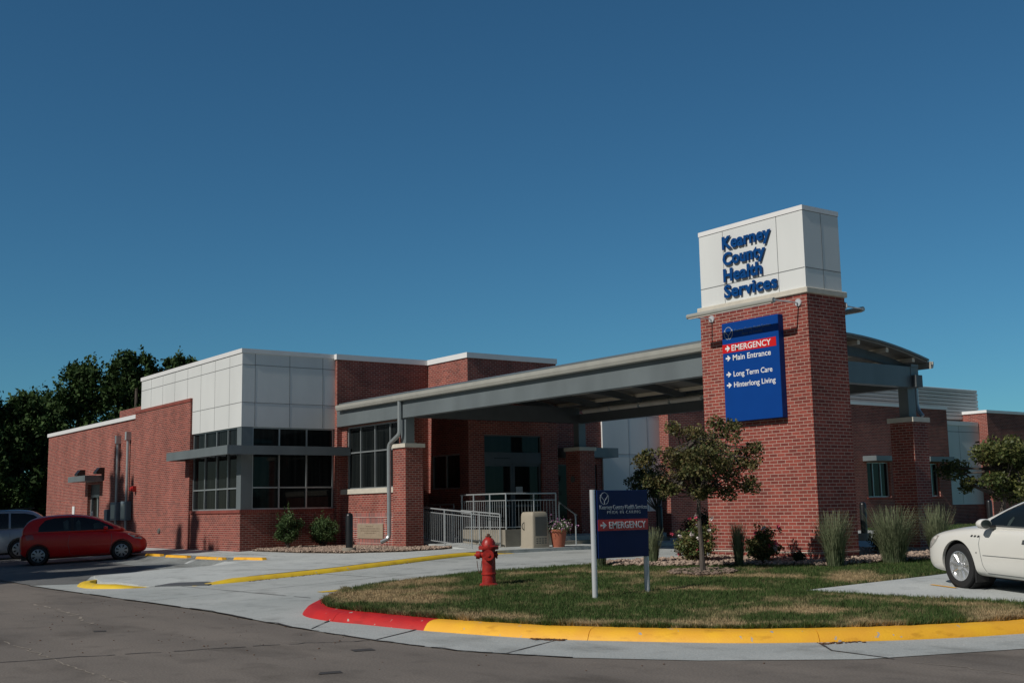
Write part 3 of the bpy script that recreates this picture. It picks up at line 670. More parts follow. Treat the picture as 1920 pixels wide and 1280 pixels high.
# -- brick base under the corner windows
mb = MB(); mb.box(-39.62, X0, Y0, 18.50, GZ, 1.62); mb.build("brick_wall", BRICK, hosp)
mb = MB(); mb.box(-39.60, X0 + 0.035, Y0 - 0.035, Y0 + 0.25, 1.62, 1.72); mb.box(X0 - 0.25, X0 + 0.035, Y0 + 0.25, 18.50, 1.62, 1.72); mb.build("brick_sill", BRICK_SILL, hosp)
# -- white panel box above
mb = MB(); mb.box(-39.60, X0, Y0, 18.50, 4.36, 6.74); mb.box(-44.97, -39.60, Y0, 18.5, 5.63, 6.74); mb.build("white_panel_wall", WHITE, hosp)
for x in (-43.87, -42.62, -41.37, -40.11, -38.86, -37.60, -36.36):
    MB().box(x - 0.007, x + 0.007, Y0 - 0.003, Y0 + 0.01, 5.64 if x < -39.6 else 4.38, 6.73).build("panel_joint", JOINT, hosp)
for z, x in ((6.36, -44.95), (5.14, -39.58)): MB().box(x, X0 - 0.01, Y0 - 0.005, Y0 + 0.01, z - 0.008, z + 0.008).build("panel_joint", JOINT, hosp)
for y in (15.61, 16.83, 18.04): MB().box(X0 - 0.01, X0 + 0.003, y - 0.008, y + 0.008, 4.38, 6.73).build("panel_joint", JOINT, hosp)
for z in (6.36, 5.14): MB().box(X0 - 0.01, X0 + 0.005, Y0 + 0.01, 18.49, z - 0.008, z + 0.008).build("panel_joint", JOINT, hosp)
mb = MB(); mb.box(-45.02, X0 + 0.03, Y0 - 0.03, Y0 + 0.3, 6.74, 6.88); mb.box(X0 - 0.3, X0 + 0.03, Y0 + 0.3, 18.46, 6.74, 6.88); mb.build("coping", COPING, hosp)
# -- dark room behind the corner glass
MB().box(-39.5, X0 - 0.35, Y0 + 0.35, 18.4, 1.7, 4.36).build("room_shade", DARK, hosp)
# -- grey corner post and the two corner windows
mb = MB(); mb.box(-35.72, X0 - 0.015, Y0 + 0.015, 15.56, 1.72, 4.36); mb.build("corner_post", GREYM, hosp)
window('y', Y0, -39.58, -35.72, 3.62, 4.36, (-38.52, -37.51, -36.56), (), hosp)
window('y', Y0, -39.58, -35.72, 1.72, 3.60, (-38.52, -37.51, -36.56), (2.41,), hosp)
window('x', X0, 15.56, 18.48, 3.70, 4.36, (16.51, 17.49), (), hosp)
window('x', X0, 15.56, 18.48, 1.72, 3.66, (16.51, 17.49), (2.42,), hosp)
# awning wrapping the corner
aw = MB(); aw.box(-40.0, -34.66, Y0 - 0.75, Y0 - 0.70, 3.44, 3.72); aw.box(-34.71, -34.66, Y0 - 0.70, 18.72, 3.44, 3.72)
aw.box(-40.0, -39.95, Y0 - 0.70, Y0, 3.44, 3.72); aw.box(-34.71, X0, 18.67, 18.72, 3.44, 3.72)
awo = aw.build("awning", GREYM, hosp)
mb = MB(); mb.box(-39.95, -34.71, Y0 - 0.70, Y0 - 0.001, 3.56, 3.60); mb.box(X0 + 0.001, -34.71, Y0, 18.67, 3.56, 3.60); mb.build("awning_deck", GREYM, awo)
for x in np.arange(-39.3, -35, 0.9): MB().box(x - 0.02, x + 0.02, Y0 - 0.70, Y0 - 0.002, 3.47, 3.56).build("awning_rib", ALU, awo)
for y in np.arange(15.6, 18.6, 0.9): MB().box(X0 + 0.002, -34.71, y - 0.02, y + 0.02, 3.47, 3.56).build("awning_rib", ALU, awo)
# -- brick front wall and entrance block
mb = MB(); mb.box(-58, XB, 18.50, YE, GZ, 6.70); mb.build("brick_wall", BRICK, hosp)
mb = MB(); mb.box(XB - 0.3, XB + 0.045, 18.455, YE - 0.045, 6.70, 6.88)
mb.box(XB - 0.3, XE + 0.045, YE - 0.045, YE + 0.3, 6.70, 6.88); mb.box(XE - 0.3, XE + 0.045, YE + 0.3, 25.96, 6.70, 6.88); mb.build("coping", COPING, hosp)
mb = MB()
wall_holes(mb, 'y', YE, XB, XE - 0.3, GZ, 6.70, [(-35.02, -33.22, 2.31, 3.49)], 0.3)
wall_holes(mb, 'x', XE, YE, 25.93, GZ, 6.70, [(22.76, 25.22, 0.74, 4.11)], 0.3)
mb.box(-58, XE - 0.45, YE + 0.45, 25.93, GZ, 6.69)
mb.build("brick_wall", BRICK, hosp)
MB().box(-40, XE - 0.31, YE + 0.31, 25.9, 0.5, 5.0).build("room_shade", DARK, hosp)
window('y', YE, -35.02, -33.22, 2.31, 3.49, (-34.15,), (), hosp)
# sliding doors
f = window('x', XE, 22.76, 25.22, 3.48, 4.11, (), (), hosp, fm=DGREYM)
mb = MB(); mb.box(XE - 0.16, XE - 0.04, 22.76, 25.22, 3.14, 3.48); mb.build("door_header", DGREYM, hosp)
MB().box(XE - 0.04, XE - 0.005, 23.2, 23.85, 3.30, 3.33).build("sensor_bar", BLACKP, hosp)
for a, b in ((22.76, 23.985), (23.995, 25.22)):
    d_ = window('x', XE, a, b, 0.76, 3.14, (), (1.70,), hosp, fw=0.09, inset=0.08, fm=DGREYM, name="sliding_door")
    if b > 25: MB().box(XE - 0.10, XE - 0.095, 24.13, 24.42, 2.10, 2.35).build("paper_notice", PAPER, d_)
# -- recessed wall right of the entrance with its canopy and door
mb = MB(); wall_holes(mb, 'x', -33.25, 25.93, 28.45, GZ, 6.5, [(26.2, 28.2, 0.74, 3.15)], 0.3); mb.box(-50, -33.7, 25.93, 28.45, GZ, 6.5); mb.build("brick_wall", BRICK, hosp)
window('x', -33.25, 26.2, 28.2, 0.74, 3.15, (27.2,), (), hosp, fm=DGREYM, name="side_door")
MB().box(-33.25, -32.3, 26.3, 28.44, 3.38, 3.72).build("awning", GREYM, hosp)
# -- right wing: white recesses between brick lengths
mb = MB(); mb.box(-50, -33.18, 28.45, 31.35, 1.42, 6.2); mb.build("white_panel_wall", WHITE, hosp); MB().box(-50, -33.18, 49.55, 52.92, 1.42, 5.22).build("white_panel_wall", WHITE, hosp)
for y in (29.75, 30.7): MB().box(-33.19, -33.177, y - 0.008, y + 0.008, 1.45, 6.1).build("panel_joint", JOINT, hosp)
for z in (3.55, 5.0): MB().box(-33.19, -33.175, 28.5, 31.34, z - 0.008, z + 0.008).build("panel_joint", JOINT, hosp)
MB().box(-33.19, -33.177, 51.2, 51.216, 1.45, 5.2).build("panel_joint", JOINT, hosp); MB().box(-33.19, -33.175, 49.6, 52.9, 4.90, 4.925).build("panel_joint", JOINT, hosp)
MB().box(-50, -33.15, 28.45, 31.35, GZ, 1.42).build("brick_wall", BRICK, hosp); MB().box(-50, -33.15, 49.55, 52.92, GZ, 1.42).build("brick_wall", BRICK, hosp)
mb = MB(); wall_holes(mb, 'x', XE, 31.35, 49.55, GZ, 5.88, [(43.3, 44.95, 1.82, 3.36), (47.2, 48.65, 1.82, 3.34)], 0.3)
mb.box(-50, XE - 0.42, 31.35, 49.55, GZ, 5.88); mb.box(XE - 0.42, XE - 0.3, 31.35, 31.5, GZ, 5.88); mb.box(XE - 0.42, XE - 0.3, 49.4, 49.55, GZ, 5.88)
mb.build("brick_wall", BRICK, hosp); MB().box(-50, XE, 52.92, 78, GZ, 5.86).build("brick_wall", BRICK, hosp)
mb = MB(); mb.box(XE - 0.3, XE + 0.04, 31.31, 49.59, 5.88, 6.02); mb.box(-50, XE + 0.04, 52.86, 78, 5.86, 6.00); mb.box(-33.5, -33.14, 49.6, 52.85, 5.22, 5.42); mb.box(-33.5, -33.14, 28.45, 31.30, 6.2, 6.35); mb.build("coping", COPING, hosp)
for (a, b, t, ms) in ((43.3, 44.95, 3.36, (43.85, 44.40)), (47.2, 48.65, 3.34, (47.7, 48.2))):
    window('x', XE, a, b, 1.82, t, ms, (), hosp, inset=0.12)
    MB().box(XE + 0.001, XE + 0.04, a - 0.08, b + 0.12, 1.74, 1.82).build("window_sill", BRICK_SILL, hosp)
for a, b in ((43.05, 45.15), (47.0, 48.85)): MB().box(XE, XE + 0.72, a, b, 3.40, 3.62).build("awning", GREYM, hosp)
mb = MB(); mb.box(-45, -33.6, 49.0, 53, 5.0, 5.2); mb.box(-50, -33.6, 31.4, 49.5, 5.5, 5.7); mb.build("roof", ROOFM, hosp)

# -- glazed bay beside the canopy
YV = 18.69
mb = MB(); wall_holes(mb, 'y', YV, XB, -31.42, GZ, 4.42, [(-34.86, -31.46, 2.16, 4.38)], 0.18); mb.box(-31.45, -31.40, YV + 0.18, YV + 0.55, GZ, 4.42); mb.box(XB, -31.42, YV + 0.40, YV + 0.55, GZ, 4.42)
mb.build("brick_wall", BRICK, hosp)
window('y', YV, -34.86, -31.46, 2.32, 4.38, (-34.01, -33.06, -32.10), (3.52,), hosp, inset=0.05)
MB().box(XB + 0.001, -31.40, YV - 0.05, YV + 0.17, 2.17, 2.33).build("window_sill", STONE, hosp)
# patterned brick surround and the dedication plaque
FR = YV - 0.012
mb = MB(); mb.box(-35.12, -34.10, FR, YV, 0.42, 1.38); mb.build("brick_surround", BRICK_STACK, hosp); MB().box(-32.40, -31.42, FR, YV, 0.42, 1.38).build("brick_surround", BRICK_STACK, hosp)
mb = MB(); mb.box(-35.12, -31.42, FR, YV, 1.392, 1.55); mb.box(-34.09, -32.41, FR, YV, 1.205, 1.38); mb.box(-34.09, -32.41, FR, YV, 0.45, 0.735); mb.build("brick_surround", BRICK_SOLDIER, hosp)
pq = MB().box(-34.07, -32.43, FR - 0.02, YV, 0.745, 1.20).build("plaque", PLAQUE, hosp)
rr = random.Random(5)
for (z, a, b) in ((1.125, -33.5, -33.05), (1.055, -33.9, -32.6), (0.985, -33.85, -32.65), (0.915, -33.6, -32.9)):
    x = a; mb = MB()
    while x < b:
        wd = rr.uniform(0.03, 0.11); mb.box(x, min(b, x + wd), FR - 0.022, FR - 0.019, z - 0.014, z + 0.014); x += wd + rr.uniform(0.015, 0.035)
    mb.build("inscription_line", ENGRAVE, pq)


# -- things fixed to the left wing wall
YW = Y0 + 0.10
window('y', YW, -51.85, -50.2, 0.40, 2.50, (-50.85,), (), hosp, inset=0.14, name="service_door", fw=0.10)
MB().box(-51.85, -50.2, YW + 0.14, YW + 0.2, 2.50, 2.95).build("transom", DGREYM, hosp)
MB().box(-52.2, -49.75, YW - 0.75, YW, 3.05, 3.28).build("awning", GREYM, hosp)
for i, x in enumerate((-52.55, -49.85)):
    mb = MB(); mb.prism([(0, 0), (0.34, 0.0), (0.34, 0.08), (0.20, 0.26), (0, 0.26)], (x - 0.16, YW, 3.34), (0, -1, 0), (0, 0, 1), (1, 0, 0), 0.42)
    tag(mb.build("wall_light", BLACKP), ("black wedge wall light above the left end of the service door awning", "black wedge wall light just right of the service door awning")[i], "wall light", "wall lights over the service door")
for i, (x, zt, zb, bw, bt) in enumerate(((-47.66, 4.80, 2.1, 0.36, 2.14), (-46.42, 4.88, 2.1, 0.34, 2.16))):
    t_ = thing("electrical_cabinet", ("grey electrical cabinet with tall conduit on the brick wall, left one with the shorter pipe", "grey electrical cabinet with tall conduit on the brick wall, right one beside the brick corner")[i], "electrical box", (x, YW, 1.4), "electrical cabinets on the left wing")
    MB().box(x - bw, x + bw, YW - 0.22, YW, 1.42, bt).build("cabinet", BEDGREY, t_, bevel=0.015)
    MB().box(x - bw * 0.7, x + bw * 0.7, YW - 0.235, YW - 0.222, 1.5, bt - 0.1).build("cabinet_door", ALU, t_)
    mb = MB(); mb.tube([(x, YW - 0.10, bt), (x, YW - 0.10, zt - 0.3)], 0.055, 8); mb.tube([(x, YW - 0.10, 1.42), (x, YW - 0.10, 0.4)], 0.05, 8); mb.build("conduit", STEEL, t_, smooth=True)
    mb = MB(); mb.box(x - 0.09, x + 0.09, YW - 0.20, YW - 0.001, zt - 0.32, zt); mb.build("weatherhead", STEEL, t_)
t_ = MB().box(-49.0, -48.62, YW - 0.16, YW, 1.40, 1.86).build("meter_box", BEDGREY, None, bevel=0.012); tag(t_, "small grey meter box on the brick wall left of the cabinets", "meter box")
mb = MB(); mb.box(-45.22, -45.10, YW - 0.3, YW - 0.16, 2.50, 2.72); mb.lathe([(0.0, -0.10), (0.07, -0.08), (0.085, 0)], 12, (-45.16, YW - 0.3, 2.61), 'y'); tag(mb.build("fire_alarm", ALARM), "small red fire alarm bell on the brick panel edge", "alarm")
mb = MB(); mb.lathe([(0.0, -0.06), (0.09, -0.05), (0.11, 0)], 14, (-42.45, Y0 - 0.06, 1.03), 'y'); tag(mb.build("wall_vent", BINGREY), "small round grey vent low on the sunlit brick wall", "vent")
# -- rooftop louvre screen
lv = thing("louvre_screen", "grey horizontal louvre screen on the flat roof of the right wing", "louvre screen", (-34.0, 46, 5.5))
mb = MB()
for i in range(9):
    z = 5.62 + i * 0.172
    mb.prism([(0, 0), (0.10, 0.0), (0.14, 0.03), (0.15, 0.13), (0.11, 0.155), (0, 0.16)], (-34.15, 36.0, z), (1, 0, 0), (0, 0, 1), (0, 1, 0), 18.35 - (0.0 if i % 2 else 0.03))
mb.build("louvre_blades", LOUV, lv)
MB().box(-34.30, -34.16, 36.0, 54.3, 5.5, 7.12).build("backing", DGREYM, lv)

# ------------------------------------------------------------------ entrance canopy
can = thing("entrance_canopy", "arched grey metal entrance canopy on three brick piers and the sign tower", "canopy", (-26, 22.2, 0.42))
YF, YK = 18.63, 25.55
EAV = [(18.46, 5.12), (26.0, 5.12)]
def arch(y, lift=0.0):
    t = (y - 22.23) / 3.79; return 5.12 + 0.46 * (1 - t * t) + lift
ys = np.linspace(18.44, 26.02, 21); XR0, XR1 = -34.95, -17.55
top = [(y, arch(y, 0.05)) for y in ys]; bot = [(y, arch(y)) for y in ys]
def slab(name, xa, xb, up, dn, m, parent):
    mb = MB(); k = len(up)
    for x in (xa, xb): mb.v.extend([(x, y, z) for y, z in up] + [(x, y, z) for y, z in dn])
    o = 2 * k
    for i in range(k - 1):
        mb.f += [(i, i + 1, o + i + 1, o + i), (k + i, o + k + i, o + k + i + 1, k + i + 1), (i, k + i, k + i + 1, i + 1), (o + i, o + i + 1, o + k + i + 1, o + k + i)]
    mb.f += [(0, o, o + k, k), (k - 1, 2 * k - 1, o + 2 * k - 1, o + k - 1)]
    return mb.build(name, m, parent, smooth=True, sharp=35)
slab("roof", XR0, XR1, top, bot, GREYM, can)
slab("roof_deck", XR0 + 0.03, XR1 - 0.05, [(y, z - 0.003) for y, z in bot], [(y, z - 0.05) for y, z in bot], DECK, can)
for x in list(np.linspace(XR0 + 0.9, -18.0, 9)):
    yy = np.linspace(18.75, 25.7, 15); slab("rib", x - 0.06, x + 0.06, [(y, arch(y) - 0.16) for y in yy], [(y, arch(y) - 0.42 + 0.10 * abs((y - 22.23) / 3.8)) for y in yy], DGREYM, can)
for y in (18.9, 20.0, 21.1, 22.23, 23.35, 24.45, 25.5):
    MB().box(XR0 + 0.05, XR1 - 0.10, y - 0.05, y + 0.05, arch(y) - 0.16, arch(y) - 0.055).build("purlin", PURLIN, can)
for s, y in ((-1, 18.44), (1, 26.02)):
    mb = MB(); mb.prism([(0, 0), (0.09, 0.02), (0.12, 0.10), (0.12, 0.19), (0.10, 0.19), (0.09, 0.11), (0.03, 0.05), (0.0, 0.19)], (XR0 - 0.04, y, 4.92), (0, s, 0), (0, 0, 1), (1, 0, 0), XR1 - XR0 + 0.08)
    mb.build("gutter", GUTTER, can)
def ibeam(mb, a, b, z0, z1, w_=0.13):
    mb.box(min(a[0], b[0]) - (0 if a[0] != b[0] else w_), max(a[0], b[0]) + (0 if a[0] != b[0] else w_), min(a[1], b[1]) - (0 if a[1] != b[1] else w_), max(a[1], b[1]) + (0 if a[1] != b[1] else w_), z0, z1)
mb = MB(); ibeam(mb, (XB, YF), (-17.6, YF), 4.415, 4.935); mb.build("beam", GREYM, can)
mb = MB(); ibeam(mb, (-31.1, YK), (-17.55, YK), 4.44, 4.74); mb.build("beam", DGREYM, can)
mb = MB(); ibeam(mb, (-30.95, YF + 0.131), (-30.95, YK - 0.131), 4.441, 4.954); mb.build("beam", DGREYM, can)
mb = MB(); ibeam(mb, (-17.83, YF + 0.131), (-17.83, YK - 0.131), 4.441, 4.954, 0.14); mb.build("beam", GREYM, can)
PIERS = [(-31.35, -30.60, 18.40, 19.02, 3.50), (-31.35, -30.60, 25.22, 25.86, 3.50), (-18.34, -17.67, 25.33, 25.93, 3.57)]
for x0, x1, y0, y1, zt in PIERS:
    MB().box(x0, x1, y0, y1, 0.2, zt).build("brick_pier", BRICK, can)
    MB().box(x0 - 0.05, x1 + 0.05, y0 - 0.05, y1 + 0.05, zt, zt + 0.12).build("stone_cap", STONE, can)
    xc, yc = (x0 + x1) / 2, (y0 + y1) / 2
    mb = MB(); mb.box(xc - 0.14, xc + 0.14, yc - 0.15, yc + 0.15, zt + 0.12, 4.44); mb.box(xc - 0.2, xc + 0.2, yc - 0.2, yc + 0.2, zt + 0.121, zt + 0.15); mb.build("steel_post", GREYM, can)
mb = MB(); mb.box(-17.92, -17.66, 25.40, 25.70, 4.955, 5.02); mb.box(-18.1, -17.68, YK - 0.15, YK + 0.16, 4.43, 4.965); mb.build("beam_end_plate", GREYM, can)
for i in range(9):
    a = -30.6 + i * 1.42; mb = MB(); mb.tube([(a, YK - 0.10, 4.82), (a + 1.32, YK - 0.10, 4.82)], 0.085, 12); mb.build("light_fixture", LIGHTTUBE, can, smooth=True)
def downspout(pts, rad=0.055):
    mb = MB(); mb.tube(smooth_path3(pts), rad, 8); return mb.build("downspout", ALU, can, smooth=True)
def smooth_path3(pts, n=5):
    P = [np.array(p, float) for p in pts]; out = []
    for i in range(len(P)):
        if i in (0, len(P) - 1): out.append(tuple(P[i])); continue
        a = P[i] + (P[i - 1] - P[i]) / np.linalg.norm(P[i - 1] - P[i]) * 0.12; b = P[i] + (P[i + 1] - P[i]) / np.linalg.norm(P[i + 1] - P[i]) * 0.12
        for t in np.linspace(0, 1, n): out.append(tuple((1 - t) ** 2 * a + 2 * t * (1 - t) * P[i] + t * t * b))
    return out
downspout([(-30.98, 18.42, 4.93), (-30.98, 18.42, 3.92), (-31.42, 18.30, 3.62), (-31.42, 18.30, 0.78), (-31.50, 18.05, 0.66)], 0.065)
downspout([(-18.0, 26.02, 4.93), (-18.0, 26.02, 3.95), (-17.85, 26.02, 3.74)])
MB().lathe([(0.0, -0.02), (0.11, -0.02), (0.11, 0)], 18, (-31.0, 25.22, 2.55), 'y').build("round_plate", BINGREY, can)

# ------------------------------------------------------------------ porch, ramp, railings
po = thing("entrance_porch", "concrete entrance porch with upstand wall, ramp and steps under the canopy", "porch", (-30, 22, 0.42))
MB().box(-33.3, -28.62, 20.72, 27.2, 0.1, 0.74).build("floor", CONC2, po)
mb = MB(); mb.box(-30.95, -28.42, 20.50, 20.715, 0.1, 0.99); mb.box(-28.62, -28.42, 20.715, 22.5, 0.1, 0.99); mb.build("upstand_wall", CONCB, po)
mb = MB(); mb.box(-28.619, -28.25, 22.52, 27.0, 0.1, 0.60); mb.box(-28.619, -27.90, 22.51, 26.99, 0.1, 0.49); mb.build("steps", CONCB, po)
mb = MB(); mb.add([(-28.45, 19.2, 0.47), (-28.45, 20.49, 0.47), (-33.2, 20.49, 0.73), (-33.2, 19.2, 0.73), (-28.45, 19.2, 0.1), (-28.45, 20.49, 0.1), (-33.2, 20.49, 0.1), (-33.2, 19.2, 0.1)], [(0, 1, 2, 3), (4, 5, 1, 0), (7, 4, 0, 3), (5, 6, 2, 1), (6, 7, 3, 2)]); mb.build("ramp", CONC2, po)
MB().box(-35.1, -33.21, 19.2, 22.08, 0.1, 0.735).build("landing", CONC2, po)
def railing(label, pts, zb, hts, posts, parent=None, spacing=0.115, inner=True):
    """pts: plan polyline; zb: floor heights at the points; hts=(top, mid, bottom) above the floor"""
    t = thing("railing", label, "railing", (pts[0][0], pts[0][1], zb[0]), "steel railings of the entrance ramp")
    P = [Vector((p[0], p[1], z)) for p, z in zip(pts, zb)]
    up = lambda h: [p + Vector((0, 0, h)) for p in P]
    MB().tube(up(hts[0]), 0.022, 8).build("top_rail", STEEL, t, smooth=True)
    MB().tube(up(hts[1]), 0.014, 8).build("mid_rail", STEEL, t, smooth=True)
    MB().tube(up(hts[2]), 0.014, 8).build("bottom_rail", STEEL, t, smooth=True)
    bal = MB(); L = 0
    for a, b in zip(P[:-1], P[1:]):
        ln = (b - a).length; k = max(2, int(ln / spacing))
        for i in range(1, k):
            q = a.lerp(b, i / k); bal.tube([q + Vector((0, 0, hts[2])), q + Vector((0, 0, hts[1]))], 0.0065, 5, cap=False)
    bal.build("balusters", STEEL, t)
    for sgi, f in posts:
        q = P[sgi].lerp(P[sgi + 1], f); MB().tube([q + Vector((0, 0, -0.02)), q + Vector((0, 0, hts[0]))], 0.022, 8).build("post", STEEL, t, smooth=True)
    return t
railing("sloping railing along the outer edge of the ramp, from the brick pier down", [(-31.3, 19.3), (-28.42, 19.3)], (0.66, 0.47), (1.04, 0.92, 0.08), [(0, 0.05), (0, 0.5), (0, 1.0)])
railing("level railing standing on the concrete upstand wall behind the bin", [(-30.95, 20.61), (-28.52, 20.61), (-28.52, 22.5)], (0.99, 0.99, 0.99), (1.06, 0.86, 0.07), [(0, 0.03), (0, 0.3), (0, 0.66), (0, 1.0), (1, 0.55), (1, 1.0)])
railing("sloping inner handrail of the ramp in front of the upstand wall", [(-32.9, 20.44), (-28.6, 20.44)], (0.73, 0.47), (0.98, 0.90, 0.12), [(0, 0.0), (0, 0.4), (0, 0.75), (0, 1.0)])
railing("short railing on the ramp landing below the dark side window", [(-35.0, 21.9), (-33.3, 21.9)], (0.74, 0.74), (1.04, 0.9, 0.08), [(0, 0.0), (0, 0.5), (0, 1.0)])
railing("railing beyond the brick pier at the right of the porch", [(-30.4, 26.3), (-28.7, 26.3)], (0.74, 0.74), (1.04, 0.9, 0.08), [(0, 0.0), (0, 0.5), (0, 1.0)])
hr = MB(); hr.tube(smooth_path3([(-28.5, 22.6, 1.78), (-27.75, 22.6, 1.42), (-27.7, 22.6, 1.4), (-27.7, 22.6, 0.42)]), 0.02, 8); hr.tube(smooth_path3([(-28.5, 22.6, 0.6), (-28.5, 22.6, 1.78), (-28.0, 22.6, 1.54)]), 0.02, 8)
tag(hr.build("stair_handrail", STEEL, None, smooth=True), "bent steel handrail beside the steps behind the flower pot", "handrail")

# ------------------------------------------------------------------ sign tower
TX, TY, TW, TD = -14.946, 18.226, 2.875, 1.104
tw = thing("sign_tower", "brick sign tower with white panel top and raised blue lettering", "sign tower", (TX - TW / 2, TY + TD / 2, 0.5))
e = 0.028
MB().box(TX - TW - e, TX + e, TY - e, TY + TD + e, 0.2, 5.72).build("brick_shaft", BRICK, tw)
mb = MB(); mb.box(TX - TW - e - 0.012, TX + e + 0.012, TY - e - 0.012, TY + TD + e + 0.012, 0.655, 0.672); mb.build("base_course", STONE, tw)
MB().box(TX - TW - 0.075, TX + 0.075, TY - 0.075, TY + TD + 0.075, 5.72, 5.835).build("stone_cap", STONE, tw, bevel=0.012)
MB().box(TX - TW, TX, TY, TY + TD, 5.835, 7.415).build("panel_box", WHITE, tw)
MB().box(TX - TW - 0.012, TX + 0.012, TY - 0.012, TY + TD + 0.012, 7.415, 7.512).build("coping", COPING, tw)
for x in (-17.12, -15.63): MB().box(x - 0.006, x + 0.006, TY - 0.003, TY + 0.01, 5.84, 7.41).build("panel_joint", JOINT, tw)
MB().box(TX - TW, TX - 0.01, TY - 0.005, TY + 0.01, 6.238, 6.252).build("panel_joint", JOINT, tw); MB().box(TX - 0.01, TX + 0.005, TY + 0.01, TY + TD, 6.238, 6.252).build("panel_joint", JOINT, tw)
MB().box(TX - 0.01, TX + 0.003, TY + 0.545, TY + 0.557, 5.84, 7.41).build("panel_joint", JOINT, tw); MB().box(TX - TW + 0.005, TX + 0.002, TY - 0.002, TY + TD, 7.405, 7.417).build("panel_joint", JOINT, tw)
UX, UZ, NY = (1, 0, 0), (0, 0, 1), (0, -1, 0)
for i, (s, wd) in enumerate((("Kearney", 1.34), ("County", 1.18), ("Health", 1.08), ("Services", 1.46))):
    text("raised_letters", s, (-17.10, TY - 0.025, 7.00 - i * 0.350), UX, UZ, NY, wd, 0.255, 0.030, LETTERB, tw, offset=0.034, spacing=1.04)
def light_bar(label, y, s, xa, xb, z, grp):
    t = thing("sign_light", label, "light", ((xa + xb) / 2, y, z), grp)
    yb = y + s * 0.68
    MB().tube([(xa, yb, z), (xb, yb, z)], 0.052, 14).build("lamp_tube", GUTTER, t, smooth=True)
    MB().box(xa + 0.05, xb - 0.05, yb - 0.03, yb + 0.03, z - 0.058, z - 0.045).build("lens", LIGHTTUBE, t)
    for x in (xa + 0.05, xb + 0.04):
        mb = MB(); mb.lathe([(0.0, 0.035), (0.075, 0.03), (0.08, 0)] if s > 0 else [(0.0, -0.035), (0.075, -0.03), (0.08, 0)], 16, (x, y, z), 'y'); mb.build("wall_plate", POSTALU, t, smooth=True)
        MB().tube([(x, y, z), (x + (0.0 if x < -16 else -0.05), yb, z)], 0.016, 8).build("bracket_arm", POSTALU, t, smooth=True)
light_bar("long grey light bar above the blue sign board on the tower front", TY - e, -1, -17.55, -15.17, 5.55, "light bars of the sign tower")
light_bar("grey light bar on the far side of the tower, only its end in view", TY + TD + e, 1, -17.5, -14.98, 5.56, "light bars of the sign tower")
# directional board
YB = 18.04
bd = thing("directional_board", "big blue directional board with red emergency band hung on the tower", "sign", (-16.3, YB, 4.3))
MB().box(-17.085, -15.55, YB, TY - e, 3.30, 5.375).build("panel", BLUE, bd, bevel=0.008)
MB().box(-17.083, -15.62, YB - 0.004, YB, 4.742, 4.925).build("red_band", REDSIGN, bd)
yt = YB - 0.001
for s, x, z, wd, cap, dy in (("EMERGENCY", -16.82, 4.775, 1.07, 0.118, 0.005), ("Main Entrance", -16.80, 4.573, 1.03, 0.112, 0), ("Long Term Care", -16.80, 4.237, 1.05, 0.104, 0), ("Hinterlong Living", -16.80, 4.012, 1.12, 0.104, 0)):
    text("lettering", s, (x, yt - dy, z), UX, UZ, NY, wd, cap, 0.003, WLET, bd, offset=0.012)
    arrow((-17.0, yt - dy, z - 0.005), UX, UZ, NY, 0.135, cap * 1.1, 0.003, WLET, bd)
emblem((-16.90, yt, 5.16), UX, UZ, NY, 0.125, 0.003, SILVLET, bd)
text("lettering", "Kearney County Health Services", (-16.72, yt, 5.16), UX, UZ, NY, 0.98, 0.06, 0.003, DULLET, bd)
text("lettering", "PRIDE IN CARING", (-16.52, yt, 5.075), UX, UZ, NY, 0.55, 0.045, 0.003, DULLET, bd, spacing=1.15)

# ------------------------------------------------------------------ post sign on the lawn
SX, SY = -13.77, 11.52; SZ = base(SX, SY) + 0.15
ps = thing("post_sign", "navy blue post sign with red emergency band on two silver posts in the lawn", "sign", (SX, SY, SZ))
V, N = (0, 1, 0), (1, 0, 0)
MB().tube([(SX, SY + 0.055, SZ - 0.1), (SX, SY + 0.055, SZ + 1.615)], 0.042, 20).build("post", POSTALU, ps, smooth=True)
MB().tube([(SX, SY + 1.115, SZ - 0.1), (SX, SY + 1.115, SZ + 1.60)], 0.042, 20).build("post", POSTALU, ps, smooth=True)
MB().box(SX - 0.03, SX + 0.055, SY + 0.10, SY + 1.13, SZ + 0.585, SZ + 1.605).build("panel", NAVY, ps, bevel=0.004)
MB().box(SX + 0.055, SX + 0.058, SY + 0.105, SY + 1.125, SZ + 0.995, SZ + 1.165).build("red_band", REDSIGN, ps)
xs = SX + 0.0555
text("lettering", "Kearney County Health Services", (xs, SY + 0.145, SZ + 1.318), V, UZ, N, 0.97, 0.062, 0.003, SILVLET, ps, offset=0.012)
text("lettering", "PRIDE IN CARING", (xs, SY + 0.295, SZ + 1.248), V, UZ, N, 0.68, 0.046, 0.003, SILVLET, ps, spacing=1.35)
text("lettering", "EMERGENCY", (xs + 0.003, SY + 0.325, SZ + 1.03), V, UZ, N, 0.75, 0.098, 0.003, WLET, ps, offset=0.012)
arrow((xs + 0.003, SY + 0.155, SZ + 1.028), V, UZ, N, 0.115, 0.10, 0.003, WLET, ps)
emblem((xs, SY + 0.245, SZ + 1.485), V, UZ, N, 0.088, 0.003, SILVLET, ps)

